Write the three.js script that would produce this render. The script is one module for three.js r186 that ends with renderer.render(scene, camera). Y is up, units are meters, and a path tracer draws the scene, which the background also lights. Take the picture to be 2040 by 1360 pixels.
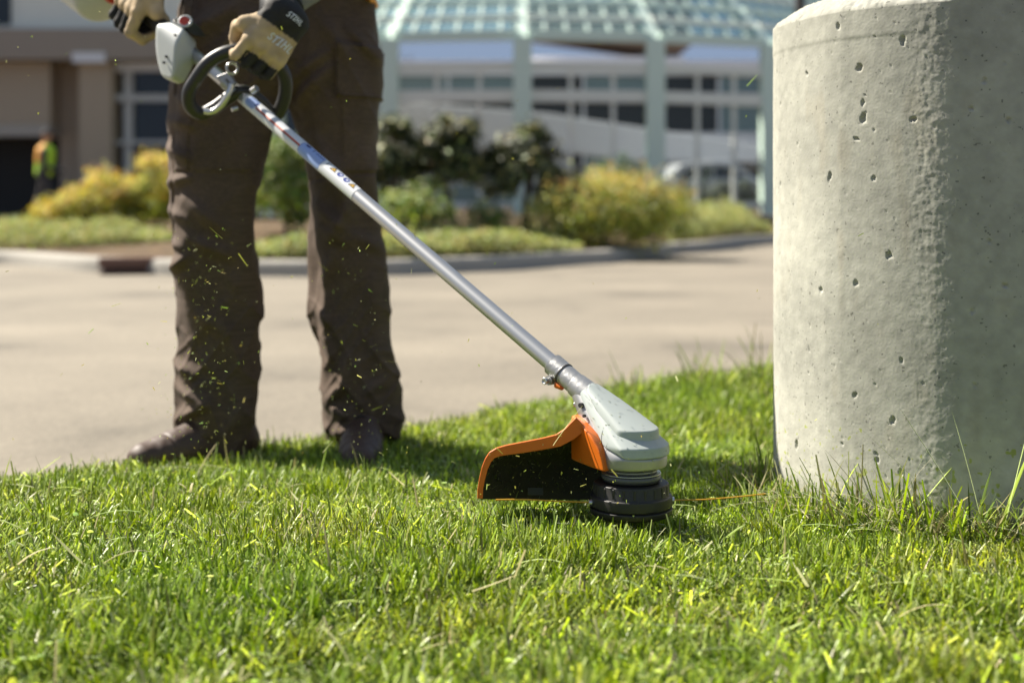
import * as THREE from 'three';
import { mergeGeometries, mergeVertices, toCreasedNormals } from 'three/addons/utils/BufferGeometryUtils.js';
import { ConvexGeometry } from 'three/addons/geometries/ConvexGeometry.js';
import { RoundedBoxGeometry } from 'three/addons/geometries/RoundedBoxGeometry.js';
import { DecalGeometry } from 'three/addons/geometries/DecalGeometry.js';
import { MeshSurfaceSampler } from 'three/addons/math/MeshSurfaceSampler.js';
import { ImprovedNoise } from 'three/addons/math/ImprovedNoise.js';

// ---------------------------------------------------------------- camera, sky, sun, exposure
const scene = new THREE.Scene();
const renderer = new THREE.WebGLRenderer({ antialias: true });
renderer.toneMapping = THREE.LinearToneMapping;
renderer.toneMappingExposure = 2.4;
renderer.shadowMap.enabled = true;

const camera = new THREE.PerspectiveCamera(28.27, 1.5, 0.05, 600);
camera.position.set(0, 0.48, 0);                       // held low over the grass, level, lens shifted down
camera.lookAt(0, 0.48, -10);
camera.setViewOffset(2040, 1360, 0, 280, 2040, 1360);
camera.focus = 2.04;
camera.userData.fStop = 2.8;
scene.add(camera);

const SUN_AZ = THREE.MathUtils.degToRad(28), SUN_EL = THREE.MathUtils.degToRad(46);   // from the left, a little behind the worker
const sunDir = new THREE.Vector3(-Math.cos(SUN_AZ) * Math.cos(SUN_EL), Math.sin(SUN_EL), -Math.sin(SUN_AZ) * Math.cos(SUN_EL));
const sun = new THREE.DirectionalLight(new THREE.Color(1, 0.925, 0.81), 5);
sun.position.copy(sunDir).multiplyScalar(60).add(new THREE.Vector3(0, 0, -10));
sun.target.position.set(0, 0, -10);
sun.castShadow = true;
sun.shadow.mapSize.set(4096, 4096);
Object.assign(sun.shadow.camera, { left: -40, right: 40, top: 40, bottom: -40, near: 1, far: 160 });
scene.add(sun, sun.target);

{ // clear blue day, paler towards the horizon, with a broad glow round the sun
  const W = 512, H = 256, data = new Float32Array(W * H * 4);
  for (let j = 0; j < H; j++) for (let i = 0; i < W; i++) {
    const el = (0.5 - (j + 0.5) / H) * Math.PI, az = ((i + 0.5) / W - 0.5) * 2 * Math.PI;
    const y = -Math.sin(el), d = new THREE.Vector3(Math.cos(el) * Math.cos(az), y, Math.cos(el) * Math.sin(az));
    const t = Math.pow(Math.max(0, y), 0.5), g = Math.pow(Math.max(0, d.dot(sunDir)), 6) * 0.24;
    const o = (j * W + i) * 4;
    data[o] = 0.125 - 0.04 * t + g; data[o + 1] = 0.16 - 0.04 * t + g * 0.92; data[o + 2] = 0.225 - 0.045 * t + g * 0.74; data[o + 3] = 1;
  }
  const sky = new THREE.DataTexture(data, W, H, THREE.RGBAFormat, THREE.FloatType);
  sky.mapping = THREE.EquirectangularReflectionMapping;
  sky.magFilter = sky.minFilter = THREE.LinearFilter;
  sky.needsUpdate = true;
  scene.background = sky;
  scene.environment = sky;
}

// ---------------------------------------------------------------- helpers
const V = (x, y, z) => new THREE.Vector3(x, y, z);
const { lerp, clamp, smoothstep, degToRad: R } = THREE.MathUtils;
function mulberry(a) { return () => { a |= 0; a = a + 0x6D2B79F5 | 0; let t = Math.imul(a ^ a >>> 15, 1 | a); t = t + Math.imul(t ^ t >>> 7, 61 | t) ^ t; return ((t ^ t >>> 14) >>> 0) / 4294967296; }; }
const rnd = mulberry(20240611), rr = (a, b) => a + (b - a) * rnd(), pick = (a) => a[Math.floor(rnd() * a.length)];
const gauss = () => (rnd() + rnd() + rnd() + rnd() - 2) * 0.87;
const perlin = new ImprovedNoise(), noise = (x, y, z = 0) => perlin.noise(x + 31.7, y + 17.3, z + 9.1);
const fbm = (x, y, z = 0, n = 4) => { let s = 0, a = 0.5; for (let k = 0; k < n; k++) { s += a * noise(x, y, z + k * 7); x *= 2; y *= 2; z *= 2; a *= 0.5; } return s; };
const table = (pts, x) => { // smooth look-up in [[x, y...], ...]
  if (x <= pts[0][0]) return pts[0].slice(1);
  for (let k = 1; k < pts.length; k++) if (x <= pts[k][0]) {
    const a = pts[k - 1], b = pts[k], t = (x - a[0]) / (b[0] - a[0]), s = lerp(t, t * t * (3 - 2 * t), 0.5);
    return a.slice(1).map((v, m) => lerp(v, b[m + 1], s));
  }
  return pts[pts.length - 1].slice(1);
};
const taken = {};
const numbered = (n) => (taken[n] = (taken[n] ?? -1) + 1) ? `${n}_${String(taken[n]).padStart(3, '0')}` : n;
function tag(o, label, category, group, kind) { Object.assign(o.userData, { label }, category && { category }, group && { group }, kind && { kind }); return o; }
function thing(name, label, category, pos = [0, 0, 0], turn = 0, group) {
  const o = new THREE.Group(); o.name = numbered(name); o.position.set(...pos); o.rotation.y = turn; scene.add(o);
  return tag(o, label, category, group);
}
function part(name, geometry, material, parent) { const m = new THREE.Mesh(geometry, material); m.name = name; parent.add(m); return m; }
function struct(name, geometry, material, label) { const m = part(numbered(name), geometry, material, scene); return tag(m, label, name.replaceAll('_', ' '), null, 'structure'); }
function stuff(name, geometry, material, label, category) { const m = part(numbered(name), geometry, material, scene); return tag(m, label, category, null, 'stuff'); }
const mat = (c, roughness = 0.7, o = {}) => { const m = new THREE.MeshPhysicalMaterial({ roughness, ...o }); if (Array.isArray(c)) m.color.setRGB(...c); else m.color.set(c); return m; };
function texture(w, h, f, srgb = false, repeat) {
  const d = new Uint8Array(w * h * 4);
  for (let j = 0; j < h; j++) for (let i = 0; i < w; i++) { const c = f(i / w, j / h), o = (j * w + i) * 4, a = Array.isArray(c) ? c : [c, c, c]; for (let k = 0; k < 3; k++) d[o + k] = clamp(a[k], 0, 1) * 255; d[o + 3] = 255; }
  const t = new THREE.DataTexture(d, w, h); t.wrapS = t.wrapT = THREE.RepeatWrapping; t.magFilter = THREE.LinearFilter; t.minFilter = THREE.LinearMipmapLinearFilter; t.generateMipmaps = true;
  if (srgb) t.colorSpace = THREE.SRGBColorSpace;
  if (repeat) t.repeat.set(...repeat);
  t.needsUpdate = true; return t;
}
const hash = (x, y, s) => { let h = Math.imul(x, 374761393) ^ Math.imul(y, 668265263) ^ Math.imul(s, 1442695041); h = Math.imul(h ^ h >>> 13, 1274126177); return ((h ^ h >>> 16) >>> 0) / 4294967296; };
function tiled(u, v, n, s) { // value noise that repeats over the unit square
  const x = u * n, y = v * n, i = Math.floor(x), j = Math.floor(y), a = x - i, b = y - j, p = a * a * (3 - 2 * a), q = b * b * (3 - 2 * b), m = (k) => ((k % n) + n) % n;
  return lerp(lerp(hash(m(i), m(j), s), hash(m(i + 1), m(j), s), p), lerp(hash(m(i), m(j + 1), s), hash(m(i + 1), m(j + 1), s), p), q);
}
const tiledFbm = (u, v, n, s, k = 5) => { let t = 0, a = 0.5; for (let o = 0; o < k; o++) { t += a * tiled(u, v, n << o, s + o); a *= 0.5; } return t / (1 - a * 2 + a); };

function meshField(min, max, cell, f) { // surface where the field f is 0 (negative inside)
  const n = [0, 1, 2].map((i) => Math.ceil((max[i] - min[i]) / cell) + 1), [nx, ny, nz] = n, v = new Float32Array(nx * ny * nz);
  for (let k = 0, o = 0; k < nz; k++) for (let j = 0; j < ny; j++) for (let i = 0; i < nx; i++, o++) v[o] = f(min[0] + i * cell, min[1] + j * cell, min[2] + k * cell);
  const id = new Int32Array(nx * ny * nz).fill(-1), pos = [], idx = [], step = [1, nx, nx * ny];
  const corner = [0, 1, nx, nx + 1, nx * ny, nx * ny + 1, nx * ny + nx, nx * ny + nx + 1];
  const edges = []; for (let a = 0; a < 8; a++) for (const b of [1, 2, 4]) if (!(a & b)) edges.push([a, a | b]);
  for (let k = 0; k < nz - 1; k++) for (let j = 0; j < ny - 1; j++) for (let i = 0; i < nx - 1; i++) {
    const o = i + nx * (j + ny * k); let inside = 0;
    for (const c of corner) if (v[o + c] < 0) inside++;
    if (!inside || inside === 8) continue;
    let x = 0, y = 0, z = 0, m = 0;
    for (const [a, b] of edges) { const p = v[o + corner[a]], q = v[o + corner[b]]; if ((p < 0) === (q < 0)) continue; const t = p / (p - q), d = a ^ b;
      x += (a & 1) + (d === 1 ? t : 0); y += (a >> 1 & 1) + (d === 2 ? t : 0); z += (a >> 2) + (d === 4 ? t : 0); m++; }
    id[o] = pos.length / 3; pos.push(min[0] + (i + x / m) * cell, min[1] + (j + y / m) * cell, min[2] + (k + z / m) * cell);
  }
  for (let k = 1; k < nz - 1; k++) for (let j = 1; j < ny - 1; j++) for (let i = 1; i < nx - 1; i++) {
    const o = i + nx * (j + ny * k);
    for (let a = 0; a < 3; a++) {
      const p = v[o] < 0, q = v[o + step[a]] < 0; if (p === q) continue;
      const b = step[(a + 1) % 3], c = step[(a + 2) % 3], w = [id[o], id[o - b], id[o - b - c], id[o - c]];
      if (w.includes(-1)) continue;
      if (p) idx.push(w[0], w[1], w[2], w[0], w[2], w[3]); else idx.push(w[0], w[2], w[1], w[0], w[3], w[2]);
    }
  }
  const nor = new Float32Array(pos.length), uv = new Float32Array(pos.length / 3 * 2), e = cell * 0.6;
  for (let i = 0; i < pos.length; i += 3) {
    const [x, y, z] = [pos[i], pos[i + 1], pos[i + 2]];
    const g = [f(x + e, y, z) - f(x - e, y, z), f(x, y + e, z) - f(x, y - e, z), f(x, y, z + e) - f(x, y, z - e)], l = Math.hypot(...g) || 1;
    nor[i] = g[0] / l; nor[i + 1] = g[1] / l; nor[i + 2] = g[2] / l; uv[i / 3 * 2] = x * 0.75 + z * 0.65; uv[i / 3 * 2 + 1] = y;
  }
  const g = new THREE.BufferGeometry();
  g.setAttribute('position', new THREE.Float32BufferAttribute(pos, 3)); g.setAttribute('normal', new THREE.BufferAttribute(nor, 3)); g.setAttribute('uv', new THREE.BufferAttribute(uv, 2)); g.setIndex(idx);
  return g;
}
const smin = (a, b, k) => { const h = Math.max(k - Math.abs(a - b), 0) / k; return Math.min(a, b) - h * h * k * 0.25; };
const smax = (a, b, k) => -smin(-a, -b, k);
function capsule(x, y, z, a, b, ra, rb) {
  const dx = b[0] - a[0], dy = b[1] - a[1], dz = b[2] - a[2], px = x - a[0], py = y - a[1], pz = z - a[2];
  const t = clamp((px * dx + py * dy + pz * dz) / (dx * dx + dy * dy + dz * dz), 0, 1);
  return Math.hypot(px - dx * t, py - dy * t, pz - dz * t) - (ra + (rb - ra) * t);
}
function roundHull(points, soft, cell) { // convex solid round the points, its edges softened
  const h = new ConvexGeometry(points.map((p) => V(...p))).getAttribute('position'), planes = [], box = new THREE.Box3().setFromArray(points.flat());
  for (let i = 0; i < h.count; i += 3) {
    const pl = new THREE.Plane().setFromCoplanarPoints(V().fromBufferAttribute(h, i), V().fromBufferAttribute(h, i + 1), V().fromBufferAttribute(h, i + 2));
    if (pl.normal.lengthSq() > 0.5 && !planes.some((q) => q[0] * pl.normal.x + q[1] * pl.normal.y + q[2] * pl.normal.z > 0.9995)) planes.push([pl.normal.x, pl.normal.y, pl.normal.z, pl.constant]);
  }
  const pad = 4 * cell, f = (x, y, z) => { let d = -1; for (const p of planes) { const q = p[0] * x + p[1] * y + p[2] * z + p[3]; if (q > d - soft) d = d < -0.9 ? q : smax(d, q, soft); } return d; };
  return meshField(box.min.toArray().map((v) => v - pad), box.max.toArray().map((v) => v + pad), cell, f);
}
const bx = (x0, x1, y0, y1, z0, z1) => { const g = new THREE.BoxGeometry(x1 - x0, y1 - y0, z1 - z0); g.translate((x0 + x1) / 2, (y0 + y1) / 2, (z0 + z1) / 2); return g; };
const rbx = (x0, x1, y0, y1, z0, z1, r = 0.01) => { const g = new RoundedBoxGeometry(x1 - x0, y1 - y0, z1 - z0, 2, r); g.translate((x0 + x1) / 2, (y0 + y1) / 2, (z0 + z1) / 2); return g; };
function bar(p, q, r0, r1 = r0, seg = 20) { // round bar from p to q
  const a = V(...p), b = V(...q), d = b.clone().sub(a), g = new THREE.CylinderGeometry(r1, r0, d.length(), seg, 1);
  g.applyQuaternion(new THREE.Quaternion().setFromUnitVectors(V(0, 1, 0), d.normalize())); g.translate((a.x + b.x) / 2, (a.y + b.y) / 2, (a.z + b.z) / 2); return g;
}
function beam(p, q, w, h) { // square bar from p to q, w wide and h tall
  const a = V(...p), b = V(...q), d = b.clone().sub(a), g = new THREE.BoxGeometry(w, h, d.length()), m = new THREE.Matrix4().lookAt(b, a, V(0, 1, 0)); m.setPosition(a.add(b).multiplyScalar(0.5)); return g.applyMatrix4(m);
}
const tube = (pts, r, seg = 40, radial = 12, closed = false) => new THREE.TubeGeometry(new THREE.CatmullRomCurve3(pts.map((p) => V(...p)), closed), seg, r, radial, closed);
const lathe = (pts, seg = 64) => new THREE.LatheGeometry(pts.map(([x, y]) => new THREE.Vector2(x, y)), seg);
function grid(nu, nv, f) { // sheet of (nu + 1) x (nv + 1) points, f(u, v) -> [x, y, z, s, t]
  const p = [], uv = [], idx = [];
  for (let j = 0; j <= nv; j++) for (let i = 0; i <= nu; i++) { const a = f(i / nu, j / nv); p.push(a[0], a[1], a[2]); uv.push(a[3] ?? a[0], a[4] ?? a[2]); }
  for (let j = 0; j < nv; j++) for (let i = 0; i < nu; i++) { const o = j * (nu + 1) + i; idx.push(o, o + 1, o + nu + 2, o, o + nu + 2, o + nu + 1); }
  const g = new THREE.BufferGeometry(); g.setAttribute('position', new THREE.Float32BufferAttribute(p, 3)); g.setAttribute('uv', new THREE.Float32BufferAttribute(uv, 2)); g.setIndex(idx); g.computeVertexNormals(); return g;
}
const move = (g, p) => g.translate(-p[0], -p[1], -p[2]);

// ---------------------------------------------------------------- the lie of the land (x across, d away from the camera, metres)
const crest = [[-3, 1.6], [-1.6, 2.1], [-1.01, 2.5], [-0.776, 2.73], [-0.574, 2.95], [-0.27, 3.17], [-0.088, 3.39], [0.108, 3.645], [0.31, 3.95], [0.8, 4.25], [1.6, 4.5], [4, 4.8]];
const crestAt = (x) => table(crest, x)[0];
function lawnHeight(x, d) {
  const past = Math.max(0, d - crestAt(x));
  return -0.039 - 0.061 * smoothstep(d, 2.05, 2.95) - 0.55 * past * past + 0.016 * noise(x * 2.3, d * 2.3) + 0.007 * noise(x * 7, d * 7);
}
const kerbLine = [[-30, 22], [-12, 17.5], [-7.6, 15.6], [-5.55, 14.5], [-3.87, 12.9], [-3.0, 12.35], [-1.79, 12.15], [-1.09, 12.35], [-0.34, 13.0], [0.925, 14.6], [2.33, 17.6], [3.9, 21.0], [6, 25], [9, 29], [14, 33], [30, 40]];
const kerbAt = (x) => table(kerbLine, x)[0];
const bedHeight = (x, d) => { const q = d - kerbAt(x); return -0.07 + lerp(0.1, 0.3, smoothstep(x, -4.5, -2.6)) * smoothstep(q, 0.2, 4.6) + 0.02 * noise(x * 1.7, d * 1.7); };
const ROAD = -0.2;

// ---------------------------------------------------------------- ground, road, kerb, bed
const grain = texture(512, 512, (u, v) => tiledFbm(u, v, 16, 3, 5));
const roadColor = texture(1024, 1024, (u, v) => { const a = tiledFbm(u, v, 4, 11, 6), b = tiled(u, v, 256, 5), c = tiledFbm(u, v, 9, 40, 4); const s = 0.72 + 0.24 * (a - 0.5) + 0.07 * (b - 0.5) - (c > 0.62 ? (c - 0.62) * 0.35 : 0); return [s, s * 0.955, s * 0.87]; }, true, [0.28, 0.28]);
const roadBump = grain.clone(); roadBump.repeat.set(4, 4); roadBump.needsUpdate = true;
struct('road', grid(60, 60, (u, v) => { const x = (u - 0.5) * 500, z = 8 - v * 420; return [x, ROAD, z, x, -z]; }), mat([0.42, 0.405, 0.38], 0.9, { map: roadColor, bumpMap: roadBump, bumpScale: 0.002 }), 'pale grey concrete road running behind the worker');

const soil = texture(512, 512, (u, v) => { const a = tiledFbm(u, v, 8, 21, 6), b = tiled(u, v, 90, 8); return [0.30 + 0.22 * (a - 0.5) + 0.14 * (b - 0.5), 0.25 + 0.19 * (a - 0.5) + 0.12 * (b - 0.5), 0.16 + 0.12 * (a - 0.5) + 0.08 * (b - 0.5)]; }, true, [1.3, 1.3]);
struct('lawn_ground', grid(220, 150, (u, v) => { const x = lerp(-3.2, 3.2, u), d = lerp(-0.4, 6, v), e = crestAt(x) + 0.75; return [x, d > e ? -0.3 : lawnHeight(x, d), -d, x, d]; }), mat([1, 1, 1], 1, { map: soil, bumpMap: grain, bumpScale: 0.01 }), 'brown soil of the lawn beneath the short grass');
const mulch = soil.clone(); mulch.repeat.set(0.8, 0.8); mulch.needsUpdate = true;
struct('planting_bed', grid(150, 150, (u, v) => { const x = Math.sign(u - 0.5) * Math.pow(Math.abs(u - 0.5) * 2, 1.7) * 30, d = kerbAt(x) + 0.1 + 120 * v * v * v; return [x, bedHeight(x, d), -d, x, d]; }), mat([1.2, 1.05, 0.98], 1, { map: mulch, bumpMap: grain, bumpScale: 0.02 }), 'bare mulch bed behind the kerb across the road');
{
  const prof = [[-0.02, ROAD - 0.05], [-0.005, ROAD + 0.09], [0.01, -0.075], [0.04, -0.055], [0.14, -0.055], [0.16, -0.12]];
  struct('kerb', grid(260, prof.length - 1, (u, v) => { const x = lerp(-12, 10, u), [o, y] = prof[Math.round(v * (prof.length - 1))]; const e = 0.05, t = (kerbAt(x + e) - kerbAt(x - e)) / (2 * e), l = Math.hypot(1, t); return [x - t / l * o, y, -(kerbAt(x) + o / l), x, y + o]; }), mat([0.34, 0.32, 0.28], 0.9, { bumpMap: grain, bumpScale: 0.004, side: THREE.DoubleSide }), 'pale concrete kerb along the curved bed');
  const inlet = thing('storm_drain', 'rusty iron storm drain inlet in the kerb left of the worker', 'drain', [-3.52, ROAD, -12.55], 0.28);
  part('frame', rbx(-0.3, 0.3, 0.062, 0.158, -0.12, 0.03, 0.012), mat([0.17, 0.095, 0.07], 0.9), inlet);
  part('lip', rbx(-0.29, 0.29, 0.004, 0.03, -0.02, 0.07, 0.008), mat([0.12, 0.06, 0.045], 0.85), inlet);
  part('opening', bx(-0.26, 0.26, 0.031, 0.061, -0.03, 0.01), mat([0.06, 0.04, 0.03], 1), inlet);
}

// ---------------------------------------------------------------- grass
const bladeMat = mat([1, 1, 1], 1, { vertexColors: true, transmission: 0.3, side: THREE.DoubleSide });
const glossBladeMat = mat([1, 1, 1], 0.42, { specularIntensity: 0.8, vertexColors: true, side: THREE.DoubleSide });
function blade(out, base, length, width, az, lean, curl, color, blunt = 0.25, seg = 3) { // one leaf, added to out = {p, n, c, i}
  const dx = Math.cos(az), dz = Math.sin(az), sx = -dz, sz = dx, o = out.p.length / 3; let x = base[0], y = base[1], z = base[2], a = lean;
  for (let s = 0; s <= seg; s++) {
    const t = s / seg, w = width * (s === seg ? blunt : 1 - 0.35 * t * t) * 0.5, ny = Math.sin(a), nh = -Math.cos(a);
    for (const e of [-1, 1]) { out.p.push(x + sx * w * e, y, z + sz * w * e); const k = 0.35 * e; out.n.push(nh * dx + sx * k, ny, nh * dz + sz * k); out.c.push(...color); }
    x += dx * Math.sin(a) * length / seg; z += dz * Math.sin(a) * length / seg; y += Math.cos(a) * length / seg; a += curl / seg;
    if (s < seg) { const q = o + s * 2; out.i.push(q, q + 1, q + 3, q, q + 3, q + 2); }
  }
}
function leafGeometry(out) {
  const g = new THREE.BufferGeometry(); for (const [k, a] of [['position', out.p], ['normal', out.n], ['color', out.c]]) g.setAttribute(k, new THREE.Float32BufferAttribute(a, 3)); g.setIndex(out.i); g.normalizeNormals(); return g;
}
const sheaf = () => ({ p: [], n: [], c: [], i: [] });
const GREENS = [[0.285, 0.42, 0.008], [0.20, 0.31, 0.008], [0.38, 0.51, 0.01], [0.11, 0.18, 0.008], [0.47, 0.57, 0.02], [0.26, 0.34, 0.07]], STRAW = [[0.33, 0.29, 0.12], [0.25, 0.22, 0.09], [0.28, 0.29, 0.11]];
const grassColor = () => { const c = rnd() < 0.07 ? pick(STRAW) : pick(GREENS), k = rr(0.4, 1.35); return c.map((v) => v * k); };
function clump(n, spread, l0, l1, flat) {
  const o = sheaf();
  for (let k = 0; k < n; k++) {
    const a = rr(0, 6.283), q = spread * Math.sqrt(rnd()), low = rnd() < flat;
    blade(o, [Math.cos(a) * q, -0.004, Math.sin(a) * q], rr(l0, l1) * (low ? 1.15 : 1), rr(0.0016, 0.0038), rr(0, 6.283), low ? rr(0.85, 1.4) : rr(0.05, 0.85), rr(-0.2, 1.2), grassColor(), rnd() < 0.55 ? rr(0.45, 0.8) : 0.12);
  }
  return leafGeometry(o);
}
const PILLAR = { x: 0.843, d: 2.38, r: 0.38 };
{
  const lawn = new THREE.Group(); lawn.name = numbered('lawn_grass'); scene.add(lawn); tag(lawn, 'short bright green mown grass filling the foreground', 'grass', null, 'stuff');
  const KINDS = 20, sets = Array.from({ length: KINDS }, () => ({ m: [], c: [] })), q = new THREE.Quaternion(), m = new THREE.Matrix4(), col = new THREE.Color(), e = new THREE.Euler();
  const TOTAL = 74000;
  for (let n = 0; n < TOTAL; n++) {
    const d = 1.12 + 3.75 * Math.pow(rnd(), 1.25), x = rr(-1, 1) * (d * 0.42 + 0.45);
    const dp = Math.hypot(x - PILLAR.x, d - PILLAR.d), past = d - crestAt(x);
    if (past > 0.42 || dp < PILLAR.r + 0.012 || (noise(x * 6.5, d * 6.5, 70) < -0.22 && rnd() < 0.55)) continue;
    let tall = 0.9 + 0.45 * noise(x * 3.1, d * 3.1, 4) + 0.45 * noise(x * 12, d * 12, 2);
    tall += 0.75 * Math.exp(-Math.max(0, dp - PILLAR.r) / 0.05) + 0.55 * smoothstep(x, 0.15, 0.5) * smoothstep(d, 3.1, 3.7);
    if (past > -0.02 && rnd() < 0.10) tall *= 1.35;
    if (Math.abs(x - 0.17) < 0.16 && d > 1.82 && d < 1.985) tall *= 1.25;
    if (Math.hypot(x - 0.18, d - 2.08) < 0.2 && d > 1.99) tall *= 0.72;                       // just cut by the line
    const s = clamp(tall, 0.55, 2.0) * rr(0.85, 1.15), k = Math.floor(rnd() * KINDS), w = rr(0.85, 1.2) * lerp(1.3, 1, smoothstep(d, 1.2, 1.9));
    e.set(0.32 * gauss(), rr(0, 6.283), 0.32 * gauss() - 0.08);
    m.compose(V(x, lawnHeight(x, d), -d), q.setFromEuler(e), V(w, s, w)); sets[k].m.push(m.clone());
    const patch = noise(x * 1.9, d * 1.9, 12), dry = Math.max(0, noise(x * 4, d * 4, 30) - 0.1);
    col.setRGB(1.0 + 0.22 * patch + 0.45 * dry, 1 + 0.1 * patch + 0.08 * dry, 1 + 0.3 * patch + 0.9 * dry).multiplyScalar(rr(0.85, 1.15)); sets[k].c.push(col.clone());
  }
  sets.forEach((s, k) => {
    const im = new THREE.InstancedMesh(clump(16, 0.026, 0.022, 0.052, 0.34), k % 3 ? bladeMat : glossBladeMat, s.m.length); im.name = 'grass_blades';
    s.m.forEach((a, i) => { im.setMatrixAt(i, a); im.setColorAt(i, s.c[i]); }); im.userData.kind = 'stuff'; lawn.add(im);
  });
  // odd long leaves, stalks and straws lying across the lawn
  const o = sheaf();
  for (let k = 0; k < 520; k++) {
    const d = 1.15 + 2.6 * Math.pow(rnd(), 1.2), x = rr(-1, 1) * (d * 0.42 + 0.2); if (d > crestAt(x) + 0.05 || Math.hypot(x - PILLAR.x, d - PILLAR.d) < PILLAR.r + 0.03 || Math.hypot(x - 0.18, d - 2.05) < 0.1) continue;
    const lying = rnd() < 0.5, dry = rnd() < 0.35;
    blade(o, [x, lawnHeight(x, d) + (lying ? rr(0.02, 0.045) : 0), -d], rr(0.04, lying ? 0.085 : 0.10), rr(0.0022, 0.0048), rr(0, 6.283), lying ? rr(1.1, 1.6) : rr(0.1, 0.8), rr(-0.3, 0.9), dry ? pick(STRAW).map((v) => v * 1.25) : grassColor(), rnd() < 0.5 ? 0.6 : 0.1, 4);
  }
  const weeds = part('long_blades', leafGeometry(o), bladeMat, lawn); weeds.userData.kind = 'stuff';
  // untrimmed fringe and runners at the foot of the pillar
  const fr = sheaf();
  for (let k = 0; k < 2600; k++) {
    const a = R(lerp(-70, 110, rnd())), q = PILLAR.r + 0.008 + 0.11 * Math.pow(rnd(), 1.5), x = PILLAR.x - Math.sin(a) * q, d = PILLAR.d - Math.cos(a) * q, runner = rnd() < 0.16;
    blade(fr, [x, lawnHeight(x, d) + (runner ? rr(0.01, 0.05) : -0.003), -d], runner ? rr(0.05, 0.11) : rr(0.05, 0.15) * (0.75 + 0.6 * noise(x * 9, d * 9, 60)), runner ? rr(0.0016, 0.0026) : rr(0.002, 0.0052), rr(0, 6.283), runner ? rr(0.9, 1.6) : rr(0.05, 1.0), rr(-0.2, 1.0), runner || rnd() < 0.18 ? pick(STRAW) : grassColor(), rnd() < 0.4 ? 0.6 : 0.08, 5);
  }
  part('fringe_blades', leafGeometry(fr), bladeMat, lawn).userData.kind = 'stuff';
  // small broad leaves (clover, young weeds) between the blades
  const b = sheaf();
  for (let k = 0; k < 2600; k++) {
    const d = 1.3 + 2.4 * rnd(), x = rr(-1, 1) * (d * 0.42 + 0.2); if (d > crestAt(x) || Math.hypot(x - PILLAR.x, d - PILLAR.d) < PILLAR.r + 0.02 || noise(x * 2.6, d * 2.6, 50) < 0.02) continue;
    const y = lawnHeight(x, d) + rr(0.02, 0.042), l = rr(0.006, 0.011);
    blade(b, [x, y, -d], l, l * 0.95, rr(0, 6.283), rr(0.9, 1.6), 0.3, pick(GREENS).map((v) => v * rr(0.85, 1.2)), 0.4, 2);
  }
  const clover = part('broad_leaves', leafGeometry(b), bladeMat, lawn); clover.userData.kind = 'stuff';
}

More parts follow.
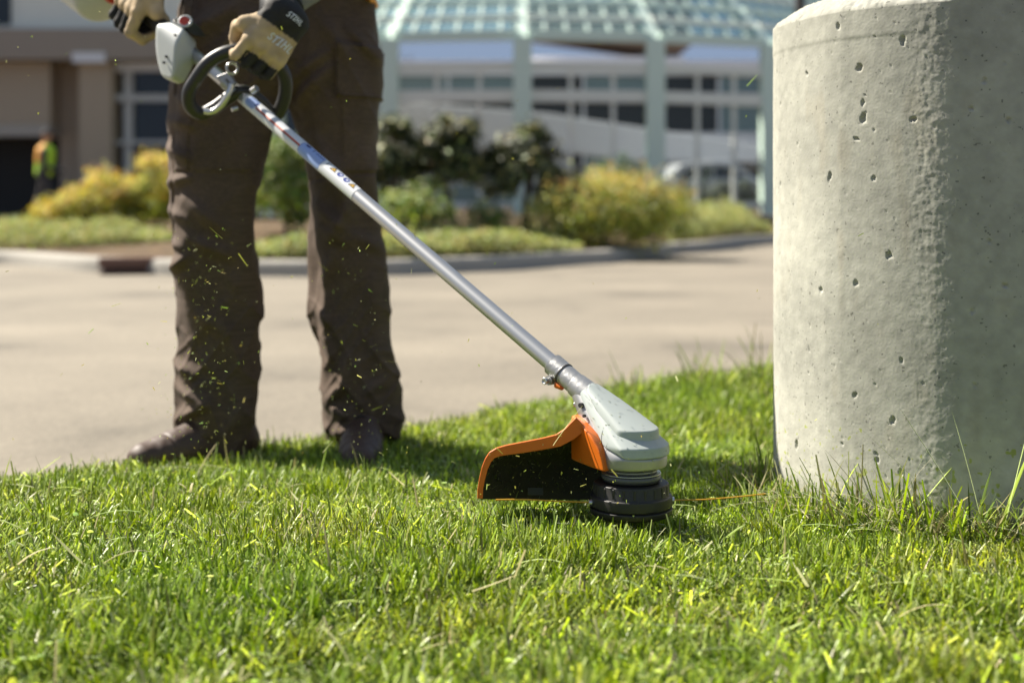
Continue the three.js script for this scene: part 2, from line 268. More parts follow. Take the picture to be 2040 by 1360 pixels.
// ---------------------------------------------------------------- concrete pillar
{
  const pillar = thing('concrete_pillar', 'squat pitted grey concrete pillar standing in the grass on the right', 'pillar', [PILLAR.x, -0.12, -PILLAR.d]);
  const TOP = 0.785, BASE = -0.12, D30 = R(30), C0 = R(29);
  const pits = []; // small air holes: angle, height, size, stretch
  const pr = mulberry(77);
  for (let k = 0; k < 700; k++) pits.push([R(-75 + 205 * pr()), BASE + 0.04 + 0.86 * pr(), 0.0011 + 0.0032 * Math.pow(pr(), 11), 0.7 + pr() * 1.1, (pr() - 0.5) * 1.6]);
  for (const [a, y, r, s, t] of [[50, 0.61, 0.0075, 1.7, 0.2], [37, 0.605, 0.008, 0.55, 0.5], [51, 0.69, 0.008, 1.2, 0], [50, 0.635, 0.0055, 1.1, 0], [60, 0.52, 0.006, 1.8, 0.1], [47, 0.515, 0.0058, 1, 0], [52, 0.35, 0.006, 1.3, 0], [42, 0.14, 0.0068, 1.3, 0.3], [75, 0.07, 0.0075, 1.7, 0], [46, 0.075, 0.0055, 1.4, 0], [40, 0.06, 0.0055, 1.2, 0], [21, 0.66, 0.0055, 1, 0], [16, 0.6, 0.0055, 1, 0], [10, 0.7, 0.006, 0.5, 0], [20, 0.42, 0.005, 1, 0], [8, 0.3, 0.0055, 1, 0]]) pits.push([R(a), y, r * 0.54, s * 1.15, t + 0.4]);
  const bins = new Map(); for (const p of pits) { const key = Math.round(p[1] / 0.04); for (const k of [key - 1, key, key + 1]) (bins.get(k) ?? bins.set(k, []).get(k)).push(p); }
  const radius = (a, y) => {
    const m = ((a - C0) % D30 + D30) % D30 - D30 / 2, poly = 1 / Math.cos(m) * Math.cos(D30 / 2), poly2 = Math.min(1.0, poly / 0.989);
    let r = PILLAR.r * lerp(1, poly2 * 0.998, 0.34);
    const x = a * PILLAR.r, coarse = Math.exp(-Math.pow((a - R(33.5)) / R(4.2), 2)) * (0.5 + 0.5 * smoothstep(noise(x * 4, y * 5, 3), -0.5, 0.3));
    r += 0.0012 * noise(x * 6, y * 3, 1) + 0.0003 * noise(x * 60, y * 60, 2) + coarse * (0.0008 * noise(x * 95, y * 80, 5) + 0.0006 * noise(x * 210, y * 190, 6));
    r += 0.0009 * smoothstep(y, 0.735, 0.742) * smoothstep(a, R(28), R(45));                                     // cast line below the rim
    r -= 0.012 * smoothstep(-y, -0.02, 0.06) ;                                                                     // drawn in at the foot
    for (const [pa, py, s, st, tilt] of bins.get(Math.round(y / 0.04)) ?? []) {
      const u = (a - pa) * PILLAR.r + (y - py) * tilt * 0.4, v = (y - py) / st, q = (u * u + v * v) / (s * s) * (1 + 1.1 * noise(a * 260, y * 110, 3) );
      if (q < 2.2) r -= Math.min(0.006, s * 0.95) * (1 - smoothstep(q, 0.35, 1.6));
    }
    return r;
  };
  const cols = [], rows = []; for (let a = -150; a < 210;) { cols.push(R(a)); a += a > -78 && a < 135 ? 0.31 : 3; } cols.push(R(210));
  for (let y = BASE; y < TOP; y += 0.0021) rows.push(y);
  const p = [], uv = [], idx = [], n = cols.length, put = (a, r, y) => { p.push(-Math.sin(a) * r, y - BASE, Math.cos(a) * r); uv.push(a * PILLAR.r / 2.39 + 0.5, (y - BASE) / 1.2); };
  for (const y of rows) for (const a of cols) put(a, radius(a, y), y);
  const extra = 22; // chamfered rim with a chipped edge, then the flat top
  for (let k = 1; k <= extra; k++) for (const a of cols) {
    const t = k / extra, chip = 0.004 * fbm(a * 22, 3.3, 0, 4) * Math.max(0, 1 - t * 2.4), r0 = radius(a, TOP), x = a * PILLAR.r, rough = 0.0011 * noise(x * 120, t * 9, 8) + 0.0014 * noise(x * 40, t * 4, 18);
    if (k < extra) put(a, r0 - 0.052 * t + chip + rough, TOP + 0.036 * Math.pow(t, 0.85) + rough + 0.6 * chip); else put(a, 0.002, TOP + 0.038);
  }
  const nr = rows.length + extra; for (let j = 0; j < nr - 1; j++) for (let i = 0; i < n - 1; i++) { const o = j * n + i; idx.push(o, o + n, o + n + 1, o, o + n + 1, o + 1); }
  const g = new THREE.BufferGeometry(); g.setAttribute('position', new THREE.Float32BufferAttribute(p, 3)); g.setAttribute('uv', new THREE.Float32BufferAttribute(uv, 2)); g.setIndex(idx); g.computeVertexNormals();
  const color = texture(2048, 1024, (u, v) => {
    const blot = tiledFbm(u, v, 7, 61, 6), fine = tiledFbm(u, v * 0.5, 160, 71, 3), streak = tiled(u, v * 0.25, 64, 81) * 0.6 + tiled(u, v * 0.12, 160, 83) * 0.4, up = v * 1.2 - 0.12;
    let s = 0.735 + 0.20 * (blot - 0.5) + 0.12 * (fine - 0.5) + 0.05 * (streak - 0.5), w = 0;
    const st = smoothstep(streak, 0.6, 0.85) * smoothstep(tiledFbm(u, v, 5, 91, 3), 0.42, 0.6); w += st * 0.035;      // run-down stains
    if (tiledFbm(u, v * 0.5, 420, 101, 2) > 0.735) s -= 0.2;                                                               // tiny dark specks
    let gr = 0; if (up < 0.12 && tiledFbm(u, v * 0.5, 300, 131, 2) > 0.60 + up * 1.1) gr = 0.16;                           // grass spatter near the foot
    return [s - w * 0.75 - gr * 0.5, s * 0.988 - w - gr * 0.25, s * 0.94 - w * 1.25 - gr * 1.9];
  }, true);
  const bump = texture(1024, 512, (u, v) => 0.6 * tiledFbm(u, v * 0.5, 110, 141, 3) + 0.4 * tiled(u, v * 0.5, 400, 151)); bump.repeat.set(2, 2);
  part('shaft', g, mat([0.73, 0.745, 0.71], 0.92, { map: color, bumpMap: bump, bumpScale: 0.00045 }), pillar);
}

// ---------------------------------------------------------------- string trimmer; local origin under the cutting head, f points ahead of it, s to its side
const HEAD = [0.1807, 0, -2.053], SHAFT = V(-0.642, 0.498, -0.584).normalize(), COLLAR = V(0.087, 0.203, -2.138);
const onShaft = (t) => COLLAR.clone().addScaledVector(SHAFT, t);
const M = {
  alu: mat([0.46, 0.46, 0.46], 0.34, { metalness: 0.75 }), castAlu: mat([0.36, 0.36, 0.36], 0.42, { metalness: 0.7, bumpMap: grain, bumpScale: 0.0006 }),
  cover: mat([0.36, 0.40, 0.385], 0.5), orange: mat([0.62, 0.135, 0.008], 0.42), black: mat([0.022, 0.02, 0.018], 0.5), rubber: mat([0.022, 0.021, 0.02], 0.42), grey: mat([0.10, 0.10, 0.10], 0.4),
  steel: mat([0.6, 0.6, 0.6], 0.3, { metalness: 0.85 }), white: mat([0.44, 0.46, 0.45], 0.42), red: mat([0.5, 0.05, 0.02], 0.4), line: mat([0.75, 0.42, 0.03], 0.45, { transmission: 0.2 }), dark: mat([0.02, 0.02, 0.02], 0.8),
};
{
  const trimmer = thing('string_trimmer', 'grey and orange string trimmer with a long silver shaft and black cutting head', 'trimmer', HEAD);
  const loc = (v) => [v.x - HEAD[0], v.y - HEAD[1], v.z - HEAD[2]], on = (t) => loc(onShaft(t));
  const f = V(0.74, 0, 0.673).normalize(), s = V(-0.673, 0, 0.74).normalize(), P = (a, b, y) => [f.x * a + s.x * b, y, f.z * a + s.z * b];
  const arc = (r, y, from, to, n) => Array.from({ length: n + 1 }, (_, k) => { const t = R(lerp(from, to, k / n)); return P(r * Math.cos(t), r * Math.sin(t), y); });
  // cutting head: stacked rings on the drive shaft
  const head = part('spool_body', lathe([[0.0, 0.0556], [0.046, 0.0556], [0.0545, 0.0553], [0.0568, 0.0535], [0.0572, 0.036], [0.0612, 0.0355], [0.0622, 0.034], [0.0622, 0.021], [0.061, 0.0194], [0.058, 0.019], [0.058, 0.0174], [0.0622, 0.017], [0.0628, 0.0158], [0.0622, 0.009], [0.058, 0.006], [0.03, 0.004], [0, 0.003]].reverse(), 96), M.black, trimmer);
  part('eyelet', bar([-0.058, 0.026, 0.012], [-0.0655, 0.026, 0.0135], 0.0052), M.steel, head); part('eyelet', bar([0.058, 0.026, -0.004], [0.0655, 0.026, -0.004], 0.0052), M.steel, head);
  for (let k = 0; k < 22; k++) { const t = k / 22 * 6.283; const g = rbx(-0.0018, 0.0018, 0.0385, 0.0525, 0, 0.0022, 0.0007); g.translate(0, 0, 0.0556); g.rotateY(t); part('grip_rib', g, M.black, head); }
  part('thrust_ring', lathe([[0.0, 0.0677], [0.0415, 0.0677], [0.0448, 0.0668], [0.0452, 0.0622], [0.0435, 0.0612], [0.043, 0.0562], [0, 0.0562]].reverse(), 64), M.grey, trimmer);
  part('drive_collar', lathe([[0, 0.0795], [0.0395, 0.0795], [0.0395, 0.0683], [0, 0.0683]].reverse(), 64), M.castAlu, trimmer);
  part('drive_disc', lathe([[0, 0.0705], [0.0445, 0.0705], [0.0452, 0.0694], [0.0445, 0.0682], [0, 0.0682]].reverse(), 64), M.steel, trimmer);
  part('cutting_line', tube([[-0.06, 0.026, 0.012], [-0.11, 0.029, 0.018], [-0.16, 0.033, 0.024], [-0.205, 0.034, 0.03]], 0.0012, 24, 8), M.line, trimmer);
  part('cutting_line', tube([[0.06, 0.026, -0.004], [0.11, 0.025, -0.012], [0.165, 0.027, -0.022], [0.21, 0.029, -0.034]], 0.0011, 24, 8), M.line, trimmer);
  // gear housing: cast body, moulded cover with a raised block
  const neck = onShaft(-0.052), side = s.clone(), up = V().crossVectors(side, SHAFT).normalize(); if (up.y < 0) up.negate();
  const ring = (c, r, from, to, n) => Array.from({ length: n }, (_, k) => { const t = R(lerp(from, to, k / (n - 1))); return loc(c.clone().addScaledVector(side, Math.cos(t) * r).addScaledVector(up, Math.sin(t) * r)); });
  part('gear_housing', roundHull([...ring(neck, 0.0205, 0, 330, 12), ...ring(onShaft(-0.02), 0.0155, 0, 330, 12), ...arc(0.0555, 0.0795, 0, 345, 23), ...arc(0.0565, 0.0985, -100, 100, 14), ...arc(0.046, 0.108, 100, 260, 8)], 0.004, 0.0026), M.castAlu, trimmer);
  const cover = part('gear_cover', roundHull([...ring(onShaft(-0.058), 0.0222, -15, 195, 9), ...ring(onShaft(-0.044), 0.0205, 15, 165, 7), P(-0.047, 0.031, 0.146), P(-0.047, -0.031, 0.146), P(-0.012, 0.052, 0.112), P(-0.012, -0.052, 0.112), P(-0.012, 0.05, 0.121), P(-0.012, -0.05, 0.121), ...arc(0.0583, 0.0985, -62, 62, 14), ...arc(0.0575, 0.1135, -70, 70, 14)], 0.0016, 0.0018), M.cover, trimmer);
  const block = part('cover_block', roundHull([P(-0.078, 0.010, 0.1985), P(-0.078, -0.010, 0.1985), P(-0.07, 0.022, 0.186), P(-0.07, -0.022, 0.186), P(-0.035, 0.034, 0.152), P(-0.035, -0.034, 0.152), P(-0.03, 0.028, 0.168), P(-0.03, -0.028, 0.168), ...arc(0.0435, 0.112, -88, 88, 14), ...arc(0.042, 0.137, -80, 80, 12)], 0.0016, 0.0018), M.cover, cover);
  part('bolt', bar(P(-0.075, 0.0255, 0.166), P(-0.075, 0.031, 0.166), 0.0038), M.dark, cover); part('bolt', bar(P(-0.062, 0.0345, 0.152), P(-0.062, 0.0385, 0.152), 0.0024), M.dark, cover);
  part('neck', new THREE.LatheGeometry([[0.0152, 0], [0.0172, 0.002], [0.0172, 0.026], [0.0185, 0.03], [0.0205, 0.055], [0.0205, 0.066]].map(([x, y]) => new THREE.Vector2(x, y)), 40).applyQuaternion(new THREE.Quaternion().setFromUnitVectors(V(0, 1, 0), SHAFT.clone().negate())).translate(...on(0.008)), M.castAlu, trimmer);
  const clamp_ = part('clamp', mergeGeometries([bar(on(0.034), on(0.0085), 0.0178, 0.0178, 40), bar(on(0.0345), on(0.034), 0.0166, 0.0178, 40)]), M.castAlu, trimmer);
  part('seal', bar(on(0.0086), on(0.006), 0.0181, 0.0181, 40), M.black, clamp_);
  const lugC = onShaft(0.02).addScaledVector(up, -0.020).addScaledVector(side, 0.006), lug = loc(lugC), out = loc(lugC.clone().addScaledVector(side, 0.017)), inn = loc(lugC.clone().addScaledVector(side, -0.016));
  part('lug', bar(inn, loc(lugC.clone().addScaledVector(side, 0.008)), 0.0075), M.castAlu, clamp_); part('screw', new THREE.TorusGeometry(0.0042, 0.0016, 8, 20).applyQuaternion(new THREE.Quaternion().setFromUnitVectors(V(0, 0, 1), side)).translate(...out), M.steel, clamp_); part('screw', bar(lug, out, 0.0046), M.steel, clamp_);
  part('cable_tab', bar(loc(lugC.clone().addScaledVector(SHAFT, -0.012)), loc(lugC.clone().addScaledVector(SHAFT, -0.024).addScaledVector(up, 0.004)), 0.006), M.orange, clamp_);
  // orange guard: bracket on the housing, deflector swept round the head, black inside
  const mount = part('guard_bracket', roundHull([...[1, -1].flatMap((q) => [P(-0.09, 0.036 * q, 0.081), P(-0.09, 0.034 * q, 0.150), P(-0.07, 0.047 * q, 0.148), P(-0.05, 0.056 * q, 0.140), P(-0.028, 0.0625 * q, 0.127), P(-0.01, 0.0645 * q, 0.108), P(-0.003, 0.0645 * q, 0.086), P(-0.003, 0.063 * q, 0.0775)]), ...arc(0.0615, 0.0775, 95, 265, 12)], 0.003, 0.0022), M.orange, trimmer);
  part('tab', rbx(-0.004, 0.004, 0.146, 0.172, -0.009, 0.009, 0.002).rotateY(Math.PI / 2 - Math.atan2(f.z, f.x) + 0.4).translate(...P(-0.090, 0.004, 0)), M.orange, mount);
  part('screw', bar(P(-0.094, 0.012, 0.163), P(-0.100, 0.016, 0.163), 0.0035), M.steel, mount);
  const prof = [[0.0835, 0.151], [0.09, 0.1445], [0.1, 0.134], [0.114, 0.125], [0.136, 0.1195], [0.167, 0.1135], [0.190, 0.109], [0.204, 0.105], [0.2145, 0.0985], [0.2205, 0.089], [0.2255, 0.076], [0.2295, 0.058], [0.2318, 0.044], [0.232, 0.031]];
  const A0 = 0, A1 = R(88), dirOf = (a) => [-Math.cos(a), -Math.sin(a)];
  const shell = (off, a0, a1, drop) => grid(36, prof.length - 1, (u, v) => { const k = Math.round(v * (prof.length - 1)), [r, y] = prof[k], a = lerp(a0, a1, u), [dx, dz] = dirOf(a), q = Math.max(0.05, r - off); return [dx * q, y - off - drop * Math.sin(a) * r / 0.23, dz * q]; });
  const closed = (off0, off1, a0, a1, drop) => mergeGeometries([shell(off0, a0, a1, drop), shell(off1, a0, a1, drop)]);
  const guard = part('guard', closed(0, 0.0022, A0, A1, 0.052), mat([0.024, 0.022, 0.018], 0.7, { side: THREE.DoubleSide }), trimmer);
  for (const [a, sgn] of [[A0, 1], [A1, -1]]) { // flat rim band round the open edge
    const shp = new THREE.Shape(); prof.forEach(([r, y], k) => k ? shp.lineTo(r, y) : shp.moveTo(r, y));
    const inner = prof.map(([r, y], k) => { const a_ = prof[Math.max(0, k - 1)], b_ = prof[Math.min(prof.length - 1, k + 1)], tx = b_[0] - a_[0], ty = b_[1] - a_[1], l = Math.hypot(tx, ty), w = [0.024, 0.021, 0.0185, 0.0165, 0.015, 0.014, 0.0125, 0.011, 0.0095, 0.008, 0.0072, 0.0066, 0.0062, 0.006][k]; return [r + ty / l * w, y - tx / l * w]; });
    inner.reverse().forEach(([r, y]) => shp.lineTo(r, Math.max(y, 0.031)));
    if (a > 0) { shp.curves.forEach((cv) => { for (const v of [cv.v1, cv.v2]) if (v && !v.done) { v.y -= 0.052 * v.x / 0.23; v.done = true; } }); }
    const g = new THREE.ExtrudeGeometry(shp, { depth: 0.004, bevelEnabled: true, bevelSize: 0.0012, bevelThickness: 0.0012, bevelSegments: 2 }); g.translate(0, 0, -0.002); g.scale(-1, 1, 1); g.rotateY(-a * 1); const ix = g.getAttribute('position'); part('guard_rim', flipFaces(g), M.orange, guard);
  }
  part('line_cutter', rbx(-0.155, -0.13, 0.0, 0.012, -0.16, -0.158, 0.0006), M.grey, guard);
  // shaft with its printed label
  part('shaft', bar(on(0.0), on(1.32), 0.0133, 0.0133, 40), M.alu, trimmer);
  const cv = document.createElement('canvas'); cv.width = 1024; cv.height = 128; const c = cv.getContext('2d');
  c.fillStyle = '#d9dbdc'; c.fillRect(0, 0, 1024, 128);
  c.fillStyle = '#8fa3cc'; c.beginPath(); c.roundRect(20, 6, 90, 90, 30); c.fill(); c.fillStyle = '#2f3f78'; c.fillRect(96, 30, 20, 30);
  c.fillStyle = '#b8502f'; c.fillRect(118, 58, 420, 12); c.fillStyle = '#5a2c22'; c.fillRect(118, 70, 420, 5);
  c.fillStyle = '#8fa6d6'; c.beginPath(); c.roundRect(540, 10, 190, 112, 26); c.fill(); c.strokeStyle = '#5970a4'; c.lineWidth = 4; c.stroke();
  c.fillStyle = '#1d2a66'; c.beginPath(); c.ellipse(578, 26, 20, 12, 0, 0, 7); c.fill(); c.fillRect(628, 22, 6, 18); c.fillRect(622, 22, 20, 5); for (let k = 0; k < 5; k++) c.fillRect(655 + k * 14, 26, 9, 10);
  const tri = (x) => { c.fillStyle = '#c49b3c'; c.strokeStyle = '#2b2a28'; c.lineWidth = 5; c.beginPath(); c.moveTo(x, 50); c.lineTo(x + 44, 50); c.lineTo(x + 22, 12); c.closePath(); c.fill(); c.stroke(); };
  c.fillStyle = '#3c4440'; c.fillRect(752, 18, 26, 8); c.fillRect(756, 18, 8, 30); tri(796); tri(958);
  for (const x of [872, 926]) { c.fillStyle = '#33448c'; c.beginPath(); c.arc(x, 34, 21, 0, 7); c.fill(); c.fillStyle = '#c9cde0'; c.beginPath(); c.arc(x + 3, 32, 9, 0, 7); c.fill(); }
  const label = new THREE.CanvasTexture(cv); label.colorSpace = THREE.SRGBColorSpace;
  { // label: a thin sleeve over the camera side of the tube
    const t0 = 0.955, t1 = 0.575, q = V().crossVectors(SHAFT, V(0, 0, 1)).normalize(), w = V().crossVectors(q, SHAFT).normalize(); if (w.z < 0) w.negate(); if (q.y < 0) q.negate();
    part('label', grid(2, 24, (u, v) => { const a = lerp(-1.15, 1.5, v), p = onShaft(lerp(t0, t1, u)).addScaledVector(q, Math.sin(a) * 0.0138).addScaledVector(w, Math.cos(a) * 0.0138); return [...loc(p), u, v]; }), mat([0.9, 0.9, 0.9], 0.38, { map: label, side: THREE.DoubleSide }), trimmer);
  }
  // loop handle and its clamp
  const L0 = onShaft(0.98), loopPts = [[-0.026, 0.0775, 0.0532], [-0.0541, 0.0601, 0.0509], [-0.0783, 0.0312, 0.0441], [-0.0962, 0.0023, 0.0352], [-0.0965, -0.0235, 0.0216], [-0.0786, -0.0366, 0.0083], [-0.0543, -0.0264, 0.0052], [-0.0244, -0.0053, 0.0062], [0.002, 0.008, 0.006], [0.0317, -0.0087, -0.0174], [0.0598, -0.0375, -0.041], [0.0773, -0.0126, -0.034], [0.086, 0.0217, -0.0188], [0.082, 0.0493, -0.0004], [0.0643, 0.0693, 0.0184], [0.035, 0.0831, 0.0378], [0.0028, 0.0847, 0.0495]];
  const loop = part('loop_handle', tube(loopPts.map((p) => loc(V(...p).add(L0))), 0.0138, 160, 16, true), M.rubber, trimmer);
  const B = (x, y, z) => loc(V(x, y, z).add(L0));
  part('bracket', bar(B(-0.03, 0.025, 0.03), B(-0.012, 0.004, 0.026), 0.010), M.castAlu, loop);
  part('bracket', roundHull([B(-0.045, 0.036, 0.03), B(-0.018, 0.046, 0.03), B(-0.004, 0.02, 0.03), B(-0.03, 0.012, 0.03), B(-0.045, 0.036, 0.012), B(-0.018, 0.046, 0.012), B(-0.004, 0.02, 0.012), B(-0.03, 0.012, 0.012)], 0.004, 0.002), M.castAlu, loop);
  part('lever', tube([B(-0.012, 0.02, 0.034), B(-0.02, -0.002, 0.034), B(-0.034, -0.022, 0.03), B(-0.052, -0.034, 0.026), B(-0.068, -0.033, 0.024)], 0.0065, 30, 10), M.steel, loop);
  part('eyelet', new THREE.TorusGeometry(0.011, 0.0028, 8, 24).rotateY(0.5).translate(...B(-0.012, 0.051, 0.03)), M.steel, loop);
  part('knob', bar(B(0.026, 0.006, 0.02), B(0.036, 0.012, 0.026), 0.007), M.steel, loop); part('knob', bar(B(-0.004, -0.026, 0.02), B(-0.014, -0.03, 0.026), 0.0045), M.steel, loop);
  // control handle
  const ctl = part('control_housing', roundHull([[-0.7385, 0.845, -2.80], [-0.7247, 0.8453, -2.80], [-0.698, 0.849, -2.79], [-0.7385, 0.782, -2.80], [-0.726, 0.736, -2.80], [-0.70, 0.727, -2.77], [-0.669, 0.83, -2.765], [-0.684, 0.80, -2.755], [-0.69, 0.735, -2.76], [-0.661, 0.8, -2.80], [-0.655, 0.775, -2.82], [-0.68, 0.722, -2.81], [-0.70, 0.722, -2.83], [-0.665, 0.82, -2.86], [-0.72, 0.85, -2.86], [-0.74, 0.78, -2.85]].map((p) => loc(V(...p))), 0.007, 0.003), M.white, trimmer);
  for (const p of [[-0.6845, 0.8165, -2.757], [-0.708, 0.775, -2.7765], [-0.713, 0.763, -2.778]]) part('screw', bar(loc(V(...p)), loc(V(p[0], p[1], p[2] + 0.007)), 0.0026), M.dark, ctl);
  part('switch_panel', roundHull([[-0.71, 0.852, -2.80], [-0.675, 0.838, -2.785], [-0.655, 0.815, -2.80], [-0.70, 0.87, -2.84], [-0.655, 0.85, -2.83], [-0.64, 0.82, -2.85], [-0.70, 0.86, -2.88], [-0.65, 0.83, -2.88]].map((p) => loc(V(...p))), 0.006, 0.003), M.black, trimmer);
  part('switch_button', bar(loc(V(-0.677, 0.846, -2.80)), loc(V(-0.674, 0.851, -2.792)), 0.011), M.red, trimmer); part('switch_rim', new THREE.TorusGeometry(0.0125, 0.003, 8, 24).rotateX(-0.5).translate(...loc(V(-0.6745, 0.85, -2.7945))), M.white, trimmer);
  part('grip', tube([on(1.22), on(1.32), on(1.42), on(1.5)], 0.018, 30, 16), M.black, trimmer);
  const low = (t) => onShaft(t).add(V(0, -0.035, 0.01)); const motor = part('motor_housing', roundHull([...ring(onShaft(1.5), 0.036, 0, 330, 12), ...ring(low(1.56), 0.074, 0, 330, 12), ...ring(low(1.72), 0.082, 0, 330, 12), ...ring(low(1.78), 0.05, 0, 330, 12)], 0.008, 0.004), M.white, trimmer);
  part('motor_ring', bar(on(1.498), on(1.514), 0.034, 0.043, 32), M.red, motor);
  for (const [t, a] of [[1.58, 0.9], [1.66, 0.9], [1.72, 0.4]]) { const cc = onShaft(t), o = side.clone().multiplyScalar(Math.cos(a)).addScaledVector(up, -Math.sin(a)); part('screw', bar(loc(cc.clone().addScaledVector(o, 0.055)), loc(cc.clone().addScaledVector(o, 0.069)), 0.003), M.dark, motor); }
  // cut grass stuck to the cover
  const chips = sheaf(), sm = new MeshSurfaceSampler(new THREE.Mesh(mergeGeometries([cover.geometry, block.geometry]), M.cover)).setRandomGenerator(rnd).build(), p = V(), n = V();
  for (let k = 0; k < 260; k++) { sm.sample(p, n); if (n.y < 0.05 && rnd() < 0.55) continue; blade(chips, [p.x + n.x * 0.0008, p.y + n.y * 0.0008, p.z + n.z * 0.0008], rr(0.0015, 0.0055), rr(0.0006, 0.0013), rr(0, 6.283), 1.1 + 0.45 * n.y, 0.2, rnd() < 0.5 ? [0.24, 0.28, 0.05] : [0.09, 0.10, 0.03], 0.5, 1); }
  part('stuck_clippings', leafGeometry(chips), bladeMat, cover).userData.kind = 'stuff';
  const stuck = sheaf(); for (let k = 0; k < 420; k++) { const v = Math.pow(rnd(), 0.7), q = v * (prof.length - 2), i = Math.floor(q), [r, y] = prof[i].map((w, m) => lerp(w, prof[i + 1][m], q - i)), [dx, dz] = dirOf(rr(A0 + 0.05, A1)); blade(stuck, [dx * (r - 0.0034), y - 0.0044 - 0.052 * dz * -1 * r / 0.23, dz * (r - 0.0034)], rr(0.003, 0.013), rr(0.0008, 0.0022), rr(0, 6.283), rr(0.2, 1.5), 0.4, rnd() < 0.4 ? [0.35, 0.36, 0.16] : [0.08, 0.11, 0.02], 0.5, 2); }
  part('stuck_clippings', leafGeometry(stuck), bladeMat, guard).userData.kind = 'stuff';
  const shred = sheaf(); blade(shred, [-0.119, 0.1115, 0.012], 0.075, 0.0022, -0.2, 0.62, 0.12, [0.40, 0.42, 0.14], 0.3, 4); part('clinging_blade', leafGeometry(shred), bladeMat, guard);
}
function flipFaces(g) { const q = g.index ? g.toNonIndexed() : g, a = q.getAttribute('position'); for (let i = 0; i < a.count; i += 3) { const t = [a.getX(i), a.getY(i), a.getZ(i)]; a.setXYZ(i, a.getX(i + 1), a.getY(i + 1), a.getZ(i + 1)); a.setXYZ(i + 1, ...t); } q.deleteAttribute('normal'); q.computeVertexNormals(); return q; }

